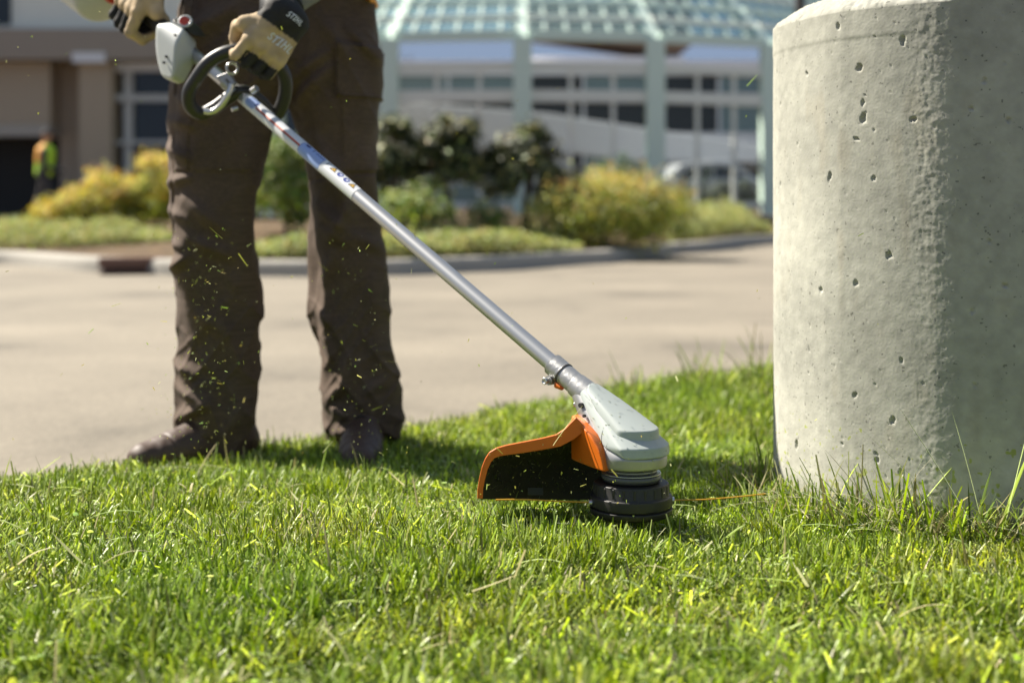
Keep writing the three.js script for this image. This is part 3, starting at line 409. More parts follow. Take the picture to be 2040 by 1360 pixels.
// ---------------------------------------------------------------- the worker
const weave = texture(256, 256, (u, v) => 0.5 + 0.25 * Math.sin((u + v) * 6.283 * 64) + 0.3 * (tiled(u, v, 128, 7) - 0.5)); weave.repeat.set(9, 9);
const clothTone = texture(512, 512, (u, v) => { const a = tiledFbm(u, v, 6, 15, 6), b = tiled(u, v, 200, 3); const s = 0.86 + 0.22 * (a - 0.5) + 0.16 * (b - 0.5); return [s, s, s]; }, true, [2, 2]);
{
  const BASE = [-0.53, -0.1, -3.07];
  const worker = thing('person', 'worker in dark brown trousers, brown boots and tan work gloves holding a string trimmer', 'person', BASE);
  // trousers: two legs and the seat, given as rows of height, centre x, half width, centre depth, half depth
  const legA = [[-0.064, -0.671, 0.079, 3.02, 0.088], [-0.025, -0.669, 0.081, 3.02, 0.09], [0.014, -0.664, 0.08, 3.02, 0.088], [0.049, -0.664, 0.085, 3.025, 0.086], [0.092, -0.664, 0.086, 3.03, 0.085], [0.132, -0.658, 0.086, 3.03, 0.085], [0.16, -0.654, 0.088, 3.03, 0.086], [0.233, -0.658, 0.091, 3.03, 0.088], [0.3, -0.662, 0.093, 3.025, 0.088], [0.336, -0.664, 0.093, 3.02, 0.088], [0.379, -0.663, 0.089, 3.015, 0.087], [0.424, -0.663, 0.091, 3.015, 0.09], [0.48, -0.662, 0.095, 3.02, 0.096], [0.536, -0.662, 0.102, 3.03, 0.103], [0.592, -0.66, 0.109, 3.04, 0.11], [0.648, -0.657, 0.114, 3.05, 0.116], [0.704, -0.652, 0.119, 3.06, 0.122], [0.8, -0.646, 0.121, 3.07, 0.125], [0.95, -0.62, 0.118, 3.09, 0.13]];
  const legB = [[-0.073, -0.34, 0.077, 3.11, 0.088], [-0.04, -0.343, 0.08, 3.11, 0.09], [0.021, -0.351, 0.085, 3.11, 0.09], [0.061, -0.353, 0.086, 3.11, 0.09], [0.131, -0.357, 0.082, 3.11, 0.088], [0.204, -0.37, 0.087, 3.11, 0.088], [0.296, -0.37, 0.087, 3.105, 0.09], [0.342, -0.373, 0.084, 3.1, 0.09], [0.412, -0.378, 0.079, 3.095, 0.09], [0.478, -0.381, 0.074, 3.09, 0.09], [0.537, -0.387, 0.074, 3.09, 0.095], [0.626, -0.397, 0.087, 3.1, 0.106], [0.664, -0.402, 0.094, 3.1, 0.112], [0.703, -0.408, 0.101, 3.1, 0.118], [0.801, -0.415, 0.107, 3.1, 0.125], [0.95, -0.43, 0.108, 3.1, 0.13]];
  const seat = [[0.70, -0.53, 0.05, 3.1, 0.06], [0.75, -0.528, 0.17, 3.1, 0.11], [0.8, -0.527, 0.215, 3.1, 0.13], [0.87, -0.528, 0.225, 3.1, 0.135], [0.94, -0.53, 0.215, 3.1, 0.135], [1.04, -0.53, 0.195, 3.1, 0.13]];
  const bake = (rows) => { const t = []; for (let y = -0.12; y <= 1.1; y += 0.004) t.push(table(rows, y)); return (y) => t[clamp(Math.round((y + 0.12) / 0.004), 0, t.length - 1)]; };
  const rowA = bake(legA), rowB = bake(legB), rowS = bake(seat);
  const el = (x, z, [cx, a, cd, b]) => { const ex = x - cx, ez = z + cd, dx = (ex * 0.906 - ez * 0.42) * 1.06, dz = (ex * 0.42 + ez * 0.906) * 1.06, q = Math.pow(Math.pow(Math.abs(dx / a), 2.8) + Math.pow(Math.abs(dz / b), 2.8), 1 / 2.8); return (q - 1) * Math.min(a, b); };
  // creases of the cloth: from, to (x, y), width, height
  const folds = [
    [-0.405, 0.36, -0.418, 0.30, 0.013, 0.012], [-0.418, 0.30, -0.416, 0.18, 0.014, 0.014], [-0.416, 0.18, -0.40, 0.12, 0.013, 0.013], [-0.372, 0.13, -0.376, 0.07, 0.010, 0.010], [-0.376, 0.07, -0.42, 0.03, 0.012, 0.013], [-0.41, 0.02, -0.36, 0.0, 0.012, 0.013], [-0.40, -0.04, -0.33, -0.02, 0.012, 0.012], [-0.33, 0.05, -0.28, 0.08, 0.013, 0.008], [-0.43, -0.02, -0.41, -0.06, 0.01, 0.01], [-0.34, 0.40, -0.29, 0.37, 0.016, 0.008], [-0.31, 0.30, -0.30, 0.1, 0.016, 0.006], [-0.39, 0.56, -0.36, 0.44, 0.016, 0.010], [-0.44, 0.62, -0.37, 0.5, 0.016, 0.012], [-0.36, 0.47, -0.40, 0.40, 0.015, 0.010],
    [-0.74, 0.07, -0.66, 0.04, 0.013, 0.014], [-0.735, 0.005, -0.67, 0.035, 0.012, 0.013], [-0.75, 0.12, -0.70, 0.105, 0.013, 0.012], [-0.73, -0.045, -0.67, -0.03, 0.011, 0.010], [-0.75, 0.33, -0.70, 0.36, 0.014, 0.014], [-0.75, 0.39, -0.71, 0.375, 0.012, 0.009], [-0.61, 0.2, -0.60, 0.0, 0.016, 0.007], [-0.62, 0.32, -0.59, 0.28, 0.016, 0.006], [-0.76, 0.46, -0.71, 0.44, 0.012, 0.009], [-0.765, 0.52, -0.70, 0.53, 0.012, 0.009], [-0.77, 0.6, -0.70, 0.57, 0.013, 0.010], [-0.77, 0.66, -0.69, 0.64, 0.012, 0.008], [-0.6, 0.66, -0.57, 0.52, 0.02, 0.008],
    [-0.58, 0.72, -0.50, 0.80, 0.014, 0.010], [-0.48, 0.70, -0.40, 0.77, 0.014, 0.010], [-0.5, 0.74, -0.38, 0.82, 0.014, 0.008], [-0.7, 0.84, -0.6, 0.9, 0.02, 0.014], [-0.64, 0.8, -0.55, 0.88, 0.018, 0.010],
  ];
  folds.push([-0.73, 0.70, -0.66, 0.66, 0.014, 0.010], [-0.71, 0.48, -0.62, 0.42, 0.016, 0.009], [-0.70, 0.40, -0.61, 0.36, 0.015, 0.010], [-0.69, 0.24, -0.62, 0.19, 0.016, 0.008], [-0.44, 0.47, -0.35, 0.40, 0.015, 0.009], [-0.43, 0.42, -0.36, 0.385, 0.013, 0.008], [-0.45, 0.24, -0.39, 0.20, 0.014, 0.009], [-0.36, 0.86, -0.30, 0.80, 0.014, 0.009], [-0.42, 0.88, -0.36, 0.80, 0.016, 0.010], [-0.58, 0.88, -0.5, 0.84, 0.018, 0.010]);
  const field = (x, y, z) => {
    const a = el(x, z, rowA(y)), b = el(x, z, rowB(y)), s = y > 0.68 ? Math.max(el(x, z, rowS(y)), 0.715 - y) : 1;
    let d = smin(smin(a, b, 0.012), s, 0.03);
    d = Math.max(d, (a < b ? -0.068 - 0.02 * smoothstep(z, -3.1, -2.95) : -0.078 + 0.03 * smoothstep(z, -3.08, -3.0) + 0.25 * clamp(x + 0.40, 0, 0.09)) - y, y - 1.03);
    if (Math.abs(d) > 0.05) return d;
    let w = 0; const front = smoothstep(z, -3.16, -3.06), side = a < b ? 0 : 9;
    for (const [x0, y0, x1, y1, wd, h] of folds) { const dx = x1 - x0, dy = y1 - y0, px = x - x0, py = y - y0, t = clamp((px * dx + py * dy) / (dx * dx + dy * dy), 0, 1), q = Math.hypot(px - dx * t, py - dy * t) / wd; if (q < 2.5) w += 1.75 * h * Math.exp(-q * q) * Math.sin(Math.PI * (0.15 + 0.7 * t)); }
    const low = 1 - smoothstep(y, 0.1, 0.45);
    w = w * front + (0.011 + 0.008 * low) * noise(x * 9 + side, y * 5.5 + x * 6, z * 9) + 0.004 * noise(x * 22 + side, y * 16 - x * 14, z * 20);
    { const r1 = 1 - Math.abs(2 * noise(x * 5 + side, y * 8 + x * 9, z * 6)), r2 = 1 - Math.abs(2 * noise(x * 8 - 3 + side, y * 11 - x * 13, z * 8)); w += (0.0012 + 0.0075 * low + 0.003 * smoothstep(y, 0.62, 0.75)) * Math.pow(Math.max(0, r1), 4) + (0.0008 + 0.005 * low) * Math.pow(Math.max(0, r2), 4); }
    if (x > -0.385 && x < -0.29 && y > 0.71 && y < 0.83 - (x + 0.385) * 0.1) w += 0.009;         // cargo pocket flap
    if (x > -0.375 && y < 0.712 && y > 0.545) w += 0.004;
    if (y > 0.545 && y < 0.715 && x < -0.565 && x > -0.745 && z > -3.06) w += 0.003;
    if (Math.abs(y - 0.535 - (x + 0.38) * 0.12) < 0.004 && side) w -= 0.003;                       // knee seam
    if (x < -0.70 && y > 0.545 && y < 0.63 && x > -0.745) w += 0.004;
    if (x < -0.69 && y > 0.63) w += 0.0035;
    if (Math.abs(x + 0.745 - (y - 0.4) * 0.02) < 0.005 && y > 0.36) w -= 0.004;                 // side seam
    return d - w;
  };
  const brown = mat([0.112, 0.072, 0.047], 0.88, { map: clothTone, bumpMap: weave, bumpScale: 0.0007 });
  part('trousers', move(meshField([-0.83, -0.1, -3.27], [-0.2, 1.05, -2.9], 0.005, field), BASE), brown, worker);
  // boots
  const leather = mat([0.065, 0.037, 0.025], 0.58, { bumpMap: grain, bumpScale: 0.0012 }), sole = mat([0.03, 0.024, 0.02], 0.8);
  const boot = (heel, toe, lift) => { // heel and toe on the ground, metres
    const dx = toe[0] - heel[0], dz = toe[2] - heel[2], l = Math.hypot(dx, dz), ux = dx / l, uz = dz / l, g0 = heel[1];
    const to = (x, y, z) => { const px = x - heel[0], pz = z - heel[2]; return [px * ux + pz * uz, y - g0 - lift * 0, -px * uz + pz * ux]; };
    const upper = (x, y, z) => { const [a, h, c] = to(x, y, z); let d = capsule(a, h, c * 0.88, [0.03, 0.045, 0], [0.19, 0.04, 0], 0.042, 0.041); d = smin(d, capsule(a, h, c * 0.9, [0.235, 0.036, 0.004], [0.262, 0.034, 0.004], 0.038, 0.033), 0.03);
      d = smin(d, capsule(a, h, c, [0.055, 0.06, 0], [0.06, 0.17, 0], 0.046, 0.05), 0.045); d = smin(d, capsule(a, h, c, [0.09, 0.09, 0], [0.18, 0.055, 0], 0.034, 0.03), 0.03); const cap = Math.abs(a - 0.215 + c * c * 4) < 0.0025 ? 0.0015 : 0; const crease = 0.0012 * noise(a * 60, h * 60, c * 40); return Math.max(d + cap + crease, 0.016 - h); };
    const bottom = (x, y, z) => { const [a, h, c] = to(x, y, z); const q = smin(Math.hypot(a - 0.045, c) - 0.044, capsule(a, 0, c * 0.92, [0.06, 0, 0], [0.245, 0, 0.004], 0.038, 0.045), 0.04); return smax(smax(q, h - 0.02, 0.004), -h + (a > 0.085 && a < 0.12 ? 0.006 : 0), 0.004); };
    const lo = [Math.min(heel[0], toe[0]) - 0.09, g0 - 0.02, Math.min(heel[2], toe[2]) - 0.09], hi = [Math.max(heel[0], toe[0]) + 0.09, g0 + 0.25, Math.max(heel[2], toe[2]) + 0.09];
    const b = part('boot', move(meshField(lo, hi, 0.0048, upper), BASE), leather, worker);
    part('sole', move(meshField(lo, [hi[0], g0 + 0.05, hi[2]], 0.0048, bottom), BASE), sole, b);
    for (let k = 0; k < 4; k++) { const a = 0.105 + k * 0.018, h = 0.135 - k * 0.013, P = (c, e = 0) => [heel[0] + ux * (a + e) - uz * c - BASE[0], g0 + h - Math.abs(c) * 0.6 - BASE[1] + 0.001, heel[2] + uz * (a + e) + ux * c - BASE[2]]; part('lace', tube([P(-0.026, -0.004), P(-0.012), P(0.002, 0.004), P(0.014), P(0.026, -0.004)], 0.0024, 16, 6), sole, b); }
  };
  boot([-0.592, -0.102, -3.06], [-0.782, -0.098, -2.88], 0);
  boot([-0.345, -0.105, -3.15], [-0.325, -0.098, -2.885], 0);
  // upper body, arms, neck and head above the frame
  const shirt = mat([0.17, 0.17, 0.16], 0.85, { bumpMap: weave, bumpScale: 0.0008 }), vestM = mat([0.42, 0.62, 0.04], 0.75, { bumpMap: weave, bumpScale: 0.0006 }), skin = mat([0.5, 0.3, 0.21], 0.55), hairM = mat([0.05, 0.032, 0.02], 0.7);
  const J = { shR: [-0.735, 1.37, -3.1], elR: [-0.945, 1.22, -3.1], wrR: [-0.835, 0.975, -2.95], shL: [-0.325, 1.38, -3.1], elL: [-0.27, 1.10, -2.99], wrL: [-0.448, 0.896, -2.73] };
  const torso = (x, y, z) => { let d = capsule(x, y, z, [-0.53, 1.0, -3.1], [-0.53, 1.3, -3.11], 0.145, 0.16); d = smin(d, capsule(x, y, z, [-0.66, 1.36, -3.11], [-0.4, 1.36, -3.11], 0.085, 0.085), 0.1); for (const s of [-1, 1]) d = smin(d, capsule(x, y, z, [-0.53 + s * 0.07, 1.0, -3.1], [-0.53 + s * 0.08, 1.28, -3.1], 0.125, 0.13), 0.06); return d; };
  const arm = (x, y, z, s, e, w) => smin(capsule(x, y, z, s, e, 0.075, 0.056), capsule(x, y, z, e, w, 0.056, 0.043), 0.03);
  const wr = (x, y, z) => 0.006 * noise(x * 14, y * 14, z * 14);
  part('shirt', move(meshField([-1.02, 0.82, -3.32], [-0.14, 1.5, -2.62], 0.011, (x, y, z) => smin(smin(torso(x, y, z) + 0.012, arm(x, y, z, J.shR, J.elR, J.wrR), 0.04), arm(x, y, z, J.shL, J.elL, J.wrL), 0.04) - wr(x, y, z)), BASE), shirt, worker);
  part('vest', move(meshField([-0.85, 0.9, -3.36], [-0.2, 1.5, -2.86], 0.012, (x, y, z) => smax(smax(torso(x, y, z) - 0.014 - wr(x, y, z) + (Math.abs(x + 0.53) < 0.09 && y > 1.34 ? 0.03 : 0), 0.925 - y, 0.01), Math.abs(x + 0.53) - 0.235 + Math.max(0, y - 1.3) * 0.4, 0.02)), BASE), vestM, worker);
  part('vest_trim', move(mergeGeometries([tube([[-0.318, 0.928, -3.0], [-0.312, 0.93, -3.07], [-0.316, 0.93, -3.14]], 0.006, 12, 8)]), BASE), mat([0.75, 0.3, 0.03], 0.7), worker);
  const headF = (x, y, z) => { let d = Math.hypot(x + 0.53, (y - 1.63) * 0.84, (z + 3.07) * 0.9) - 0.088; d = smin(d, Math.hypot(x + 0.53, y - 1.565, z + 3.03) - 0.058, 0.05); d = smin(d, capsule(x, y, z, [-0.53, 1.38, -3.11], [-0.53, 1.56, -3.09], 0.064, 0.056), 0.03); d = smin(d, capsule(x, y, z, [-0.53, 1.64, -2.985], [-0.53, 1.605, -2.962], 0.01, 0.014), 0.014); for (const s of [-1, 1]) { d = smin(d, capsule(x, y, z, [-0.53 + s * 0.088, 1.635, -3.085], [-0.53 + s * 0.084, 1.6, -3.08], 0.017, 0.012), 0.008); d = smax(d, 0.012 - Math.hypot(x + 0.53 - s * 0.033, y - 1.635, z + 2.972), 0.01); } return smax(d, 0.006 - Math.hypot((x + 0.53) * 0.35, y - 1.567, z + 2.972), 0.006); };
  const head = part('head', move(meshField([-0.66, 1.36, -3.22], [-0.4, 1.76, -2.93], 0.006, headF), BASE), skin, worker);
  part('hair', move(meshField([-0.66, 1.5, -3.22], [-0.4, 1.78, -2.93], 0.007, (x, y, z) => smax(Math.hypot(x + 0.53, (y - 1.645) * 0.86, (z + 3.085) * 0.92) - 0.097, Math.min(0, 0) + (1.625 - y) + (z + 3.05) * 0.9, 0.02)), BASE), hairM, head);
  for (const s of [-1, 1]) part('eye', new THREE.SphereGeometry(0.0115, 16, 12).translate(-0.53 + s * 0.033 - BASE[0], 1.635 - BASE[1], -2.985 - BASE[2]), mat([0.7, 0.7, 0.68], 0.2), head);
  // gloved hands: palm, four fingers bent round a bar, thumb on the other side
  const tan = [0.44, 0.325, 0.19], blk = [0.014, 0.013, 0.012];
  function glove(B, g, v, barR, cuffTo, o) {
    const G = V(...g).normalize(), e1 = V(...v), e2 = V(); e1.addScaledVector(G, -e1.dot(G)).normalize(); e2.crossVectors(G, e1); if (e2.y > 0) e2.negate();
    const C = V(...B), at = (deg, r, k) => { const t = R(deg); return C.clone().addScaledVector(e1, Math.cos(t) * r).addScaledVector(e2, Math.sin(t) * r).addScaledVector(G, k).toArray(); };
    const back = e1.clone().multiplyScalar(Math.sin(R(20))).addScaledVector(e2, -Math.cos(R(20)));                     // from the knuckles to the wrist
    const fingers = [], knuckles = [];
    [-0.036, -0.012, 0.0125, 0.0355].forEach((k, i) => {
      const l = [1, 1.06, 1.02, 0.86][i], rad = [0.0125, 0.0128, 0.0122, 0.0112][i], q = barR + rad * 0.95;
      const m = at(-8, q + 0.012, k), p1 = at(62 * l, q + 0.008, k * 1.04), p2 = at(128 * l, q + 0.001, k), p3 = at(178 * l, q - 0.001, k * 0.96); knuckles.push(m); fingers.push({ pts: [m, p1, p2, p3], rad, i });
    });
    const mid = V(); knuckles.forEach((k) => mid.add(V(...k))); mid.multiplyScalar(0.25);
    const wrist = mid.clone().addScaledVector(back, 0.082).addScaledVector(e1, -0.012);
    const tb = wrist.clone().lerp(V(...knuckles[0]), 0.3).addScaledVector(G, -0.014).addScaledVector(e1, -0.014).toArray();
    const thumb = [tb, at(-52, barR + 0.026, -0.056), at(-95, barR + 0.017, -0.056), at(-150, barR + 0.013, -0.046)];
    const wa = wrist.clone().addScaledVector(G, -0.02).toArray(), wb = wrist.clone().addScaledVector(G, 0.02).toArray(), cuff = V(...cuffTo).toArray();
    const palm = (x, y, z) => { let d = capsule(x, y, z, wa, wb, 0.026, 0.026); knuckles.forEach((k, i) => { d = smin(d, capsule(x, y, z, i < 2 ? wa : wb, k, 0.0235, 0.0155), 0.014); }); return smin(d, capsule(x, y, z, wrist.toArray(), cuff, 0.033, 0.04), 0.012); };
    const finger = (x, y, z, q) => { let d = 1; for (let s = 0; s < 3; s++) d = smin(d, capsule(x, y, z, q.pts[s], q.pts[s + 1], q.rad * (1 - 0.05 * s), q.rad * (0.95 - 0.07 * s)), 0.004); return d; };
    const thumbF = (x, y, z) => { let d = 1; for (let s = 0; s < 3; s++) d = smin(d, capsule(x, y, z, thumb[s], thumb[s + 1], [0.02, 0.0155, 0.0135][s], [0.0155, 0.0135, 0.0115][s]), 0.006); return d; };
    const all = (x, y, z) => { let d = palm(x, y, z), fd = 1; for (const q of fingers) fd = Math.min(fd, finger(x, y, z, q)); d = smin(d, fd, 0.007); d = smin(d, thumbF(x, y, z), 0.012); return d - 0.0012 * noise(x * 70, y * 70, z * 70) - 0.0018 * noise(x * 32, y * 32, z * 32); };
    const box = new THREE.Box3().setFromPoints([...fingers.flatMap((q) => q.pts), ...thumb, wa, wb, cuff].map((p) => V(...p))).expandByScalar(0.05);
    const geo = meshField(box.min.toArray(), box.max.toArray(), 0.0027, all), P = geo.getAttribute('position'), N = geo.getAttribute('normal'), col = new Float32Array(P.count * 3), p = V(), n = V();
    for (let i = 0; i < P.count; i++) {
      p.fromBufferAttribute(P, i); n.fromBufferAttribute(N, i); const rel = p.clone().sub(wrist), along = -rel.dot(back), up = n.dot(e1), k = rel.dot(G);
      let near = 9, who = -1; for (const q of fingers) { const d = finger(p.x, p.y, p.z, q); if (d < near) { near = d; who = q.i; } } const th = thumbF(p.x, p.y, p.z), pd = palm(p.x, p.y, p.z);
      let c = blk; if (along > o.panel[0] && pd < near + 0.004 && up > -0.25 && along < 0.098) c = tan; if (who === 0 && near < pd - 0.002 && n.dot(G) < 0.35) c = tan; if (th < near && th < pd - 0.002) c = tan; if (k < -0.03 && along > 0.03 && up < 0.4 && pd < near) c = tan; if (who === 3 && near < pd && n.dot(G) > 0.75) c = tan;
      const s = 0.86 + 0.3 * (noise(p.x * 55, p.y * 55, p.z * 55) + 0.4); col.set(c.map((q) => q * s), i * 3);
    }
    geo.setAttribute('color', new THREE.BufferAttribute(col, 3));
    const m = part('glove', geo, mat([1, 1, 1], 0.8, { vertexColors: true, bumpMap: grain, bumpScale: 0.0012 }), worker); m.position.set(-BASE[0], -BASE[1], -BASE[2]);
    const dir = V(...cuff).sub(wrist).normalize(), s0 = wrist.clone().addScaledVector(dir, 0.022), s1 = wrist.clone().addScaledVector(dir, 0.05);
    part('wrist_strap', bar(s0.toArray(), s1.toArray(), 0.0405, 0.044, 32), mat([0.02, 0.02, 0.02], 0.55), m);
    return { mesh: m, mid, wrist, e1, e2, G, back, dir };
  }
  const L = glove([-0.507, 0.768, -2.674], [0.70, -0.52, -0.48], [0.12, 0.34, 0.93], 0.0125, [-0.465, 0.873, -2.714], { panel: [0.03] });
  const Rg = glove([-0.812, 0.873, -2.94], [-0.64, 0.5, -0.58], [-0.18, 0.42, 0.88], 0.018, [-0.85, 1.0, -2.96], { panel: [0.03] });
  // the lettering on the back of the glove and on its strap
  const word = (w, h, size) => { const cv = document.createElement('canvas'); cv.width = w; cv.height = h; const c = cv.getContext('2d'); c.clearRect(0, 0, w, h); c.fillStyle = '#ffffff'; c.font = `italic bold ${size}px sans-serif`; c.textAlign = 'center'; c.textBaseline = 'middle'; c.fillText('STIHL', w / 2, h / 2 + 4); const t = new THREE.CanvasTexture(cv); t.colorSpace = THREE.SRGBColorSpace; return t; };
  const ink = mat([0.6, 0.62, 0.66], 0.5, { map: word(512, 160, 150), transparent: true, side: THREE.DoubleSide });
  const printOn = (mesh, centre, right, normal, w, h, parent, off) => {
    const x = right.clone().normalize(), z = normal.clone().addScaledVector(x, -normal.dot(x)).normalize(), y = V().crossVectors(z, x), e = new THREE.Euler().setFromRotationMatrix(new THREE.Matrix4().makeBasis(x, y, z));
    const holder = new THREE.Mesh(mesh, ink); holder.updateMatrixWorld(); const g = new DecalGeometry(holder, centre, e, V(w, h, 0.05)), P = g.getAttribute('position'), N = g.getAttribute('normal');
    for (let i = 0; i < P.count; i++) P.setXYZ(i, P.getX(i) + N.getX(i) * off, P.getY(i) + N.getY(i) * off, P.getZ(i) + N.getZ(i) * off);
    return part('lettering', g, ink, parent);
  };
  printOn(L.mesh.geometry, L.mid.clone().addScaledVector(L.back, 0.024).addScaledVector(L.e1, 0.014).addScaledVector(L.G, 0.012), L.G, L.e1, 0.072, 0.024, L.mesh, 0.0007);
  printOn(L.mesh.geometry, L.wrist.clone().addScaledVector(L.back, -0.006).addScaledVector(L.e1, 0.026).addScaledVector(L.G, 0.006), L.G, L.e1, 0.046, 0.017, L.mesh, 0.0009);
}

// ---------------------------------------------------------------- cut grass in the air
{
  const g = sheaf(); blade(g, [0, -0.5, 0], 1, 1, 0, 0.2, -0.5, [1, 1, 1], 0.5, 2); const geo = leafGeometry(g);
  const spots = [], N = 780, q = new THREE.Quaternion(), e = new THREE.Euler();
  for (let k = 0; k < N; k++) {
    const u = rnd(); let x, y, d, big = 1;
    if (u < 0.5) { d = rr(2.12, 2.88); x = (rnd() < 0.62 ? -0.574 + 0.09 * gauss() : -0.278 + 0.076 * gauss()) * d / 2.5; y = lerp(0.06, 0.0, (d - 2.1) / 0.8) + 0.4 * Math.pow(rnd(), 1.5); }
    else if (u < 0.84) { const a = rr(0, 6.283), r = rr(0.05, 0.34); x = 0.16 + Math.cos(a) * r * 1.1 - 0.06; d = 2.0 + Math.sin(a) * r * 0.4; y = -0.01 + 0.17 * Math.pow(rnd(), 1.8); }
    else { d = rr(1.75, 2.7); x = rr(-0.95, 0.6); y = rr(0.0, 0.95); }
    if (y < lawnHeight(x, d) + 0.03) continue;
    const l = Math.min(0.03, 0.002 / Math.pow(rnd() + 0.025, 0.78)), w = rr(0.0008, 0.002); e.set(rr(0, 6.3), rr(0, 6.3), rr(0, 6.3)); spots.push([new THREE.Matrix4().compose(V(x, y, -d), q.setFromEuler(e), V(w, l, w)), rnd() < 0.25 ? [0.45, 0.46, 0.2] : [0.42 * rr(0.7, 1.2), 0.46 * rr(0.8, 1.2), 0.07]]);
  }
  const im = new THREE.InstancedMesh(geo, bladeMat, spots.length); im.name = numbered('flying_clippings'); spots.forEach(([m, c], i) => { im.setMatrixAt(i, m); im.setColorAt(i, new THREE.Color().setRGB(...c)); }); scene.add(im); tag(im, 'bits of cut grass flying through the air round the trimmer', 'clippings', null, 'stuff');
}

// ---------------------------------------------------------------- taller tufts the line has not reached
function tuft(label, x, d, blades, n, len, group) {
  const o = sheaf(), y = lawnHeight(x, d) - 0.004;
  for (const [az, lean, l, w, curl, color] of blades) blade(o, [rr(-0.006, 0.006), 0, rr(-0.006, 0.006)], l, w, R(az), lean, curl, color, 0.06, 7);
  for (let k = 0; k < n; k++) { const a = rr(0, 6.283), q = 0.045 * Math.sqrt(rnd()); blade(o, [Math.cos(a) * q, 0, Math.sin(a) * q], len * rr(0.5, 1.1), rr(0.0018, 0.0042), rr(0, 6.283), rr(0.1, 0.95), rr(0, 0.9), rnd() < 0.22 ? pick(STRAW) : grassColor(), rnd() < 0.3 ? 0.6 : 0.08, 5); }
  const m = part(numbered('grass_tuft'), leafGeometry(o), bladeMat, scene); m.scale.setScalar(d < 2.1 ? 1.45 : d > 3 ? 1.6 : 1); m.position.set(x, y, -d); return tag(m, label, 'grass tuft', null);
}
const G1 = [0.28, 0.38, 0.03], G2 = [0.16, 0.24, 0.02], PALE = [0.55, 0.55, 0.42];
// azimuth in degrees: 0 points right, 90 towards the camera, 180 left
tuft('long grass tuft with a pale broad blade at the foot of the pillar', 0.58, 2.065, [[185, 0.95, 0.155, 0.0075, -0.05, G1], [182, 0.98, 0.085, 0.0095, 0.0, PALE], [10, 0.6, 0.11, 0.005, 0.1, G1], [150, 0.2, 0.10, 0.005, 0.2, G1], [20, 0.3, 0.12, 0.0045, 0.2, G2], [350, 0.75, 0.13, 0.004, 0.1, G1], [200, 0.5, 0.12, 0.004, 0.3, [0.42, 0.36, 0.17]], [30, 1.0, 0.10, 0.0035, 0.2, [0.42, 0.36, 0.17]], [170, 0.75, 0.10, 0.004, 0.1, G2]], 46, 0.085);
tuft('spiky grass tuft against the shaded side of the pillar', 0.70, 1.975, [[180, 0.75, 0.19, 0.0055, 0.1, G1], [175, 0.5, 0.18, 0.0045, 0.12, G2], [15, 0.2, 0.17, 0.0065, 0.05, G1], [340, 0.35, 0.13, 0.005, 0.2, G1], [5, 0.7, 0.14, 0.008, 0.0, PALE], [190, 0.2, 0.15, 0.0045, 0.1, G1], [20, 0.9, 0.12, 0.004, 0.1, [0.42, 0.36, 0.17]], [200, 1.1, 0.12, 0.0035, 0.2, [0.42, 0.36, 0.17]]], 54, 0.09);
tuft('small grass tuft by the left edge of the pillar', 0.45, 2.2, [[170, 0.2, 0.12, 0.0035, 0.1, G2], [10, 0.35, 0.10, 0.004, 0.2, G1]], 30, 0.075);
tuft('ragged tuft of weeds on the far lawn, nearest the pillar', 0.78, 4.1, [[180, 0.3, 0.17, 0.004, 0.3, G2], [0, 0.3, 0.15, 0.004, 0.3, G1]], 60, 0.13);
tuft('ragged tuft of weeds on the far lawn, left of the pillar', 0.58, 4.05, [[10, 0.15, 0.18, 0.004, 0.2, G2], [150, 0.4, 0.13, 0.006, 0.3, G1]], 60, 0.11);
tuft('ragged tuft of weeds on the far lawn above the gear housing', 0.34, 3.9, [[160, 0.25, 0.12, 0.004, 0.3, G2]], 50, 0.09);

// ---------------------------------------------------------------- shrubs and ground cover across the road
const leafMat = mat([1, 1, 1], 1, { vertexColors: true, transmission: 0.5, side: THREE.DoubleSide }), leafGloss = mat([1, 1, 1], 0.55, { vertexColors: true, side: THREE.DoubleSide }), bark = mat([0.10, 0.075, 0.055], 0.95, { bumpMap: grain, bumpScale: 0.01 });
function leaf(o, p, n, l, w, color) { // a pointed leaf lying across the direction n, folded along its middle
  const N = n.clone().normalize(), t = V(rr(-1, 1), rr(-1, 1), rr(-1, 1)).cross(N).normalize(), b = V().crossVectors(N, t), k = o.p.length / 3;
  const pts = [[0, 0, 0], [l * 0.5, w * 0.5, 0.12 * l], [l, 0, -0.12 * l], [l * 0.5, -w * 0.5, 0.12 * l]];
  for (const [a, c, h] of pts) { o.p.push(p.x + t.x * a + b.x * c + N.x * h, p.y + t.y * a + b.y * c + N.y * h, p.z + t.z * a + b.z * c + N.z * h); const e = c / w * 0.5; o.n.push(N.x + b.x * e, N.y + b.y * e, N.z + b.z * e); o.c.push(...color); }
  o.i.push(k, k + 2, k + 1, k, k + 3, k + 2);
}
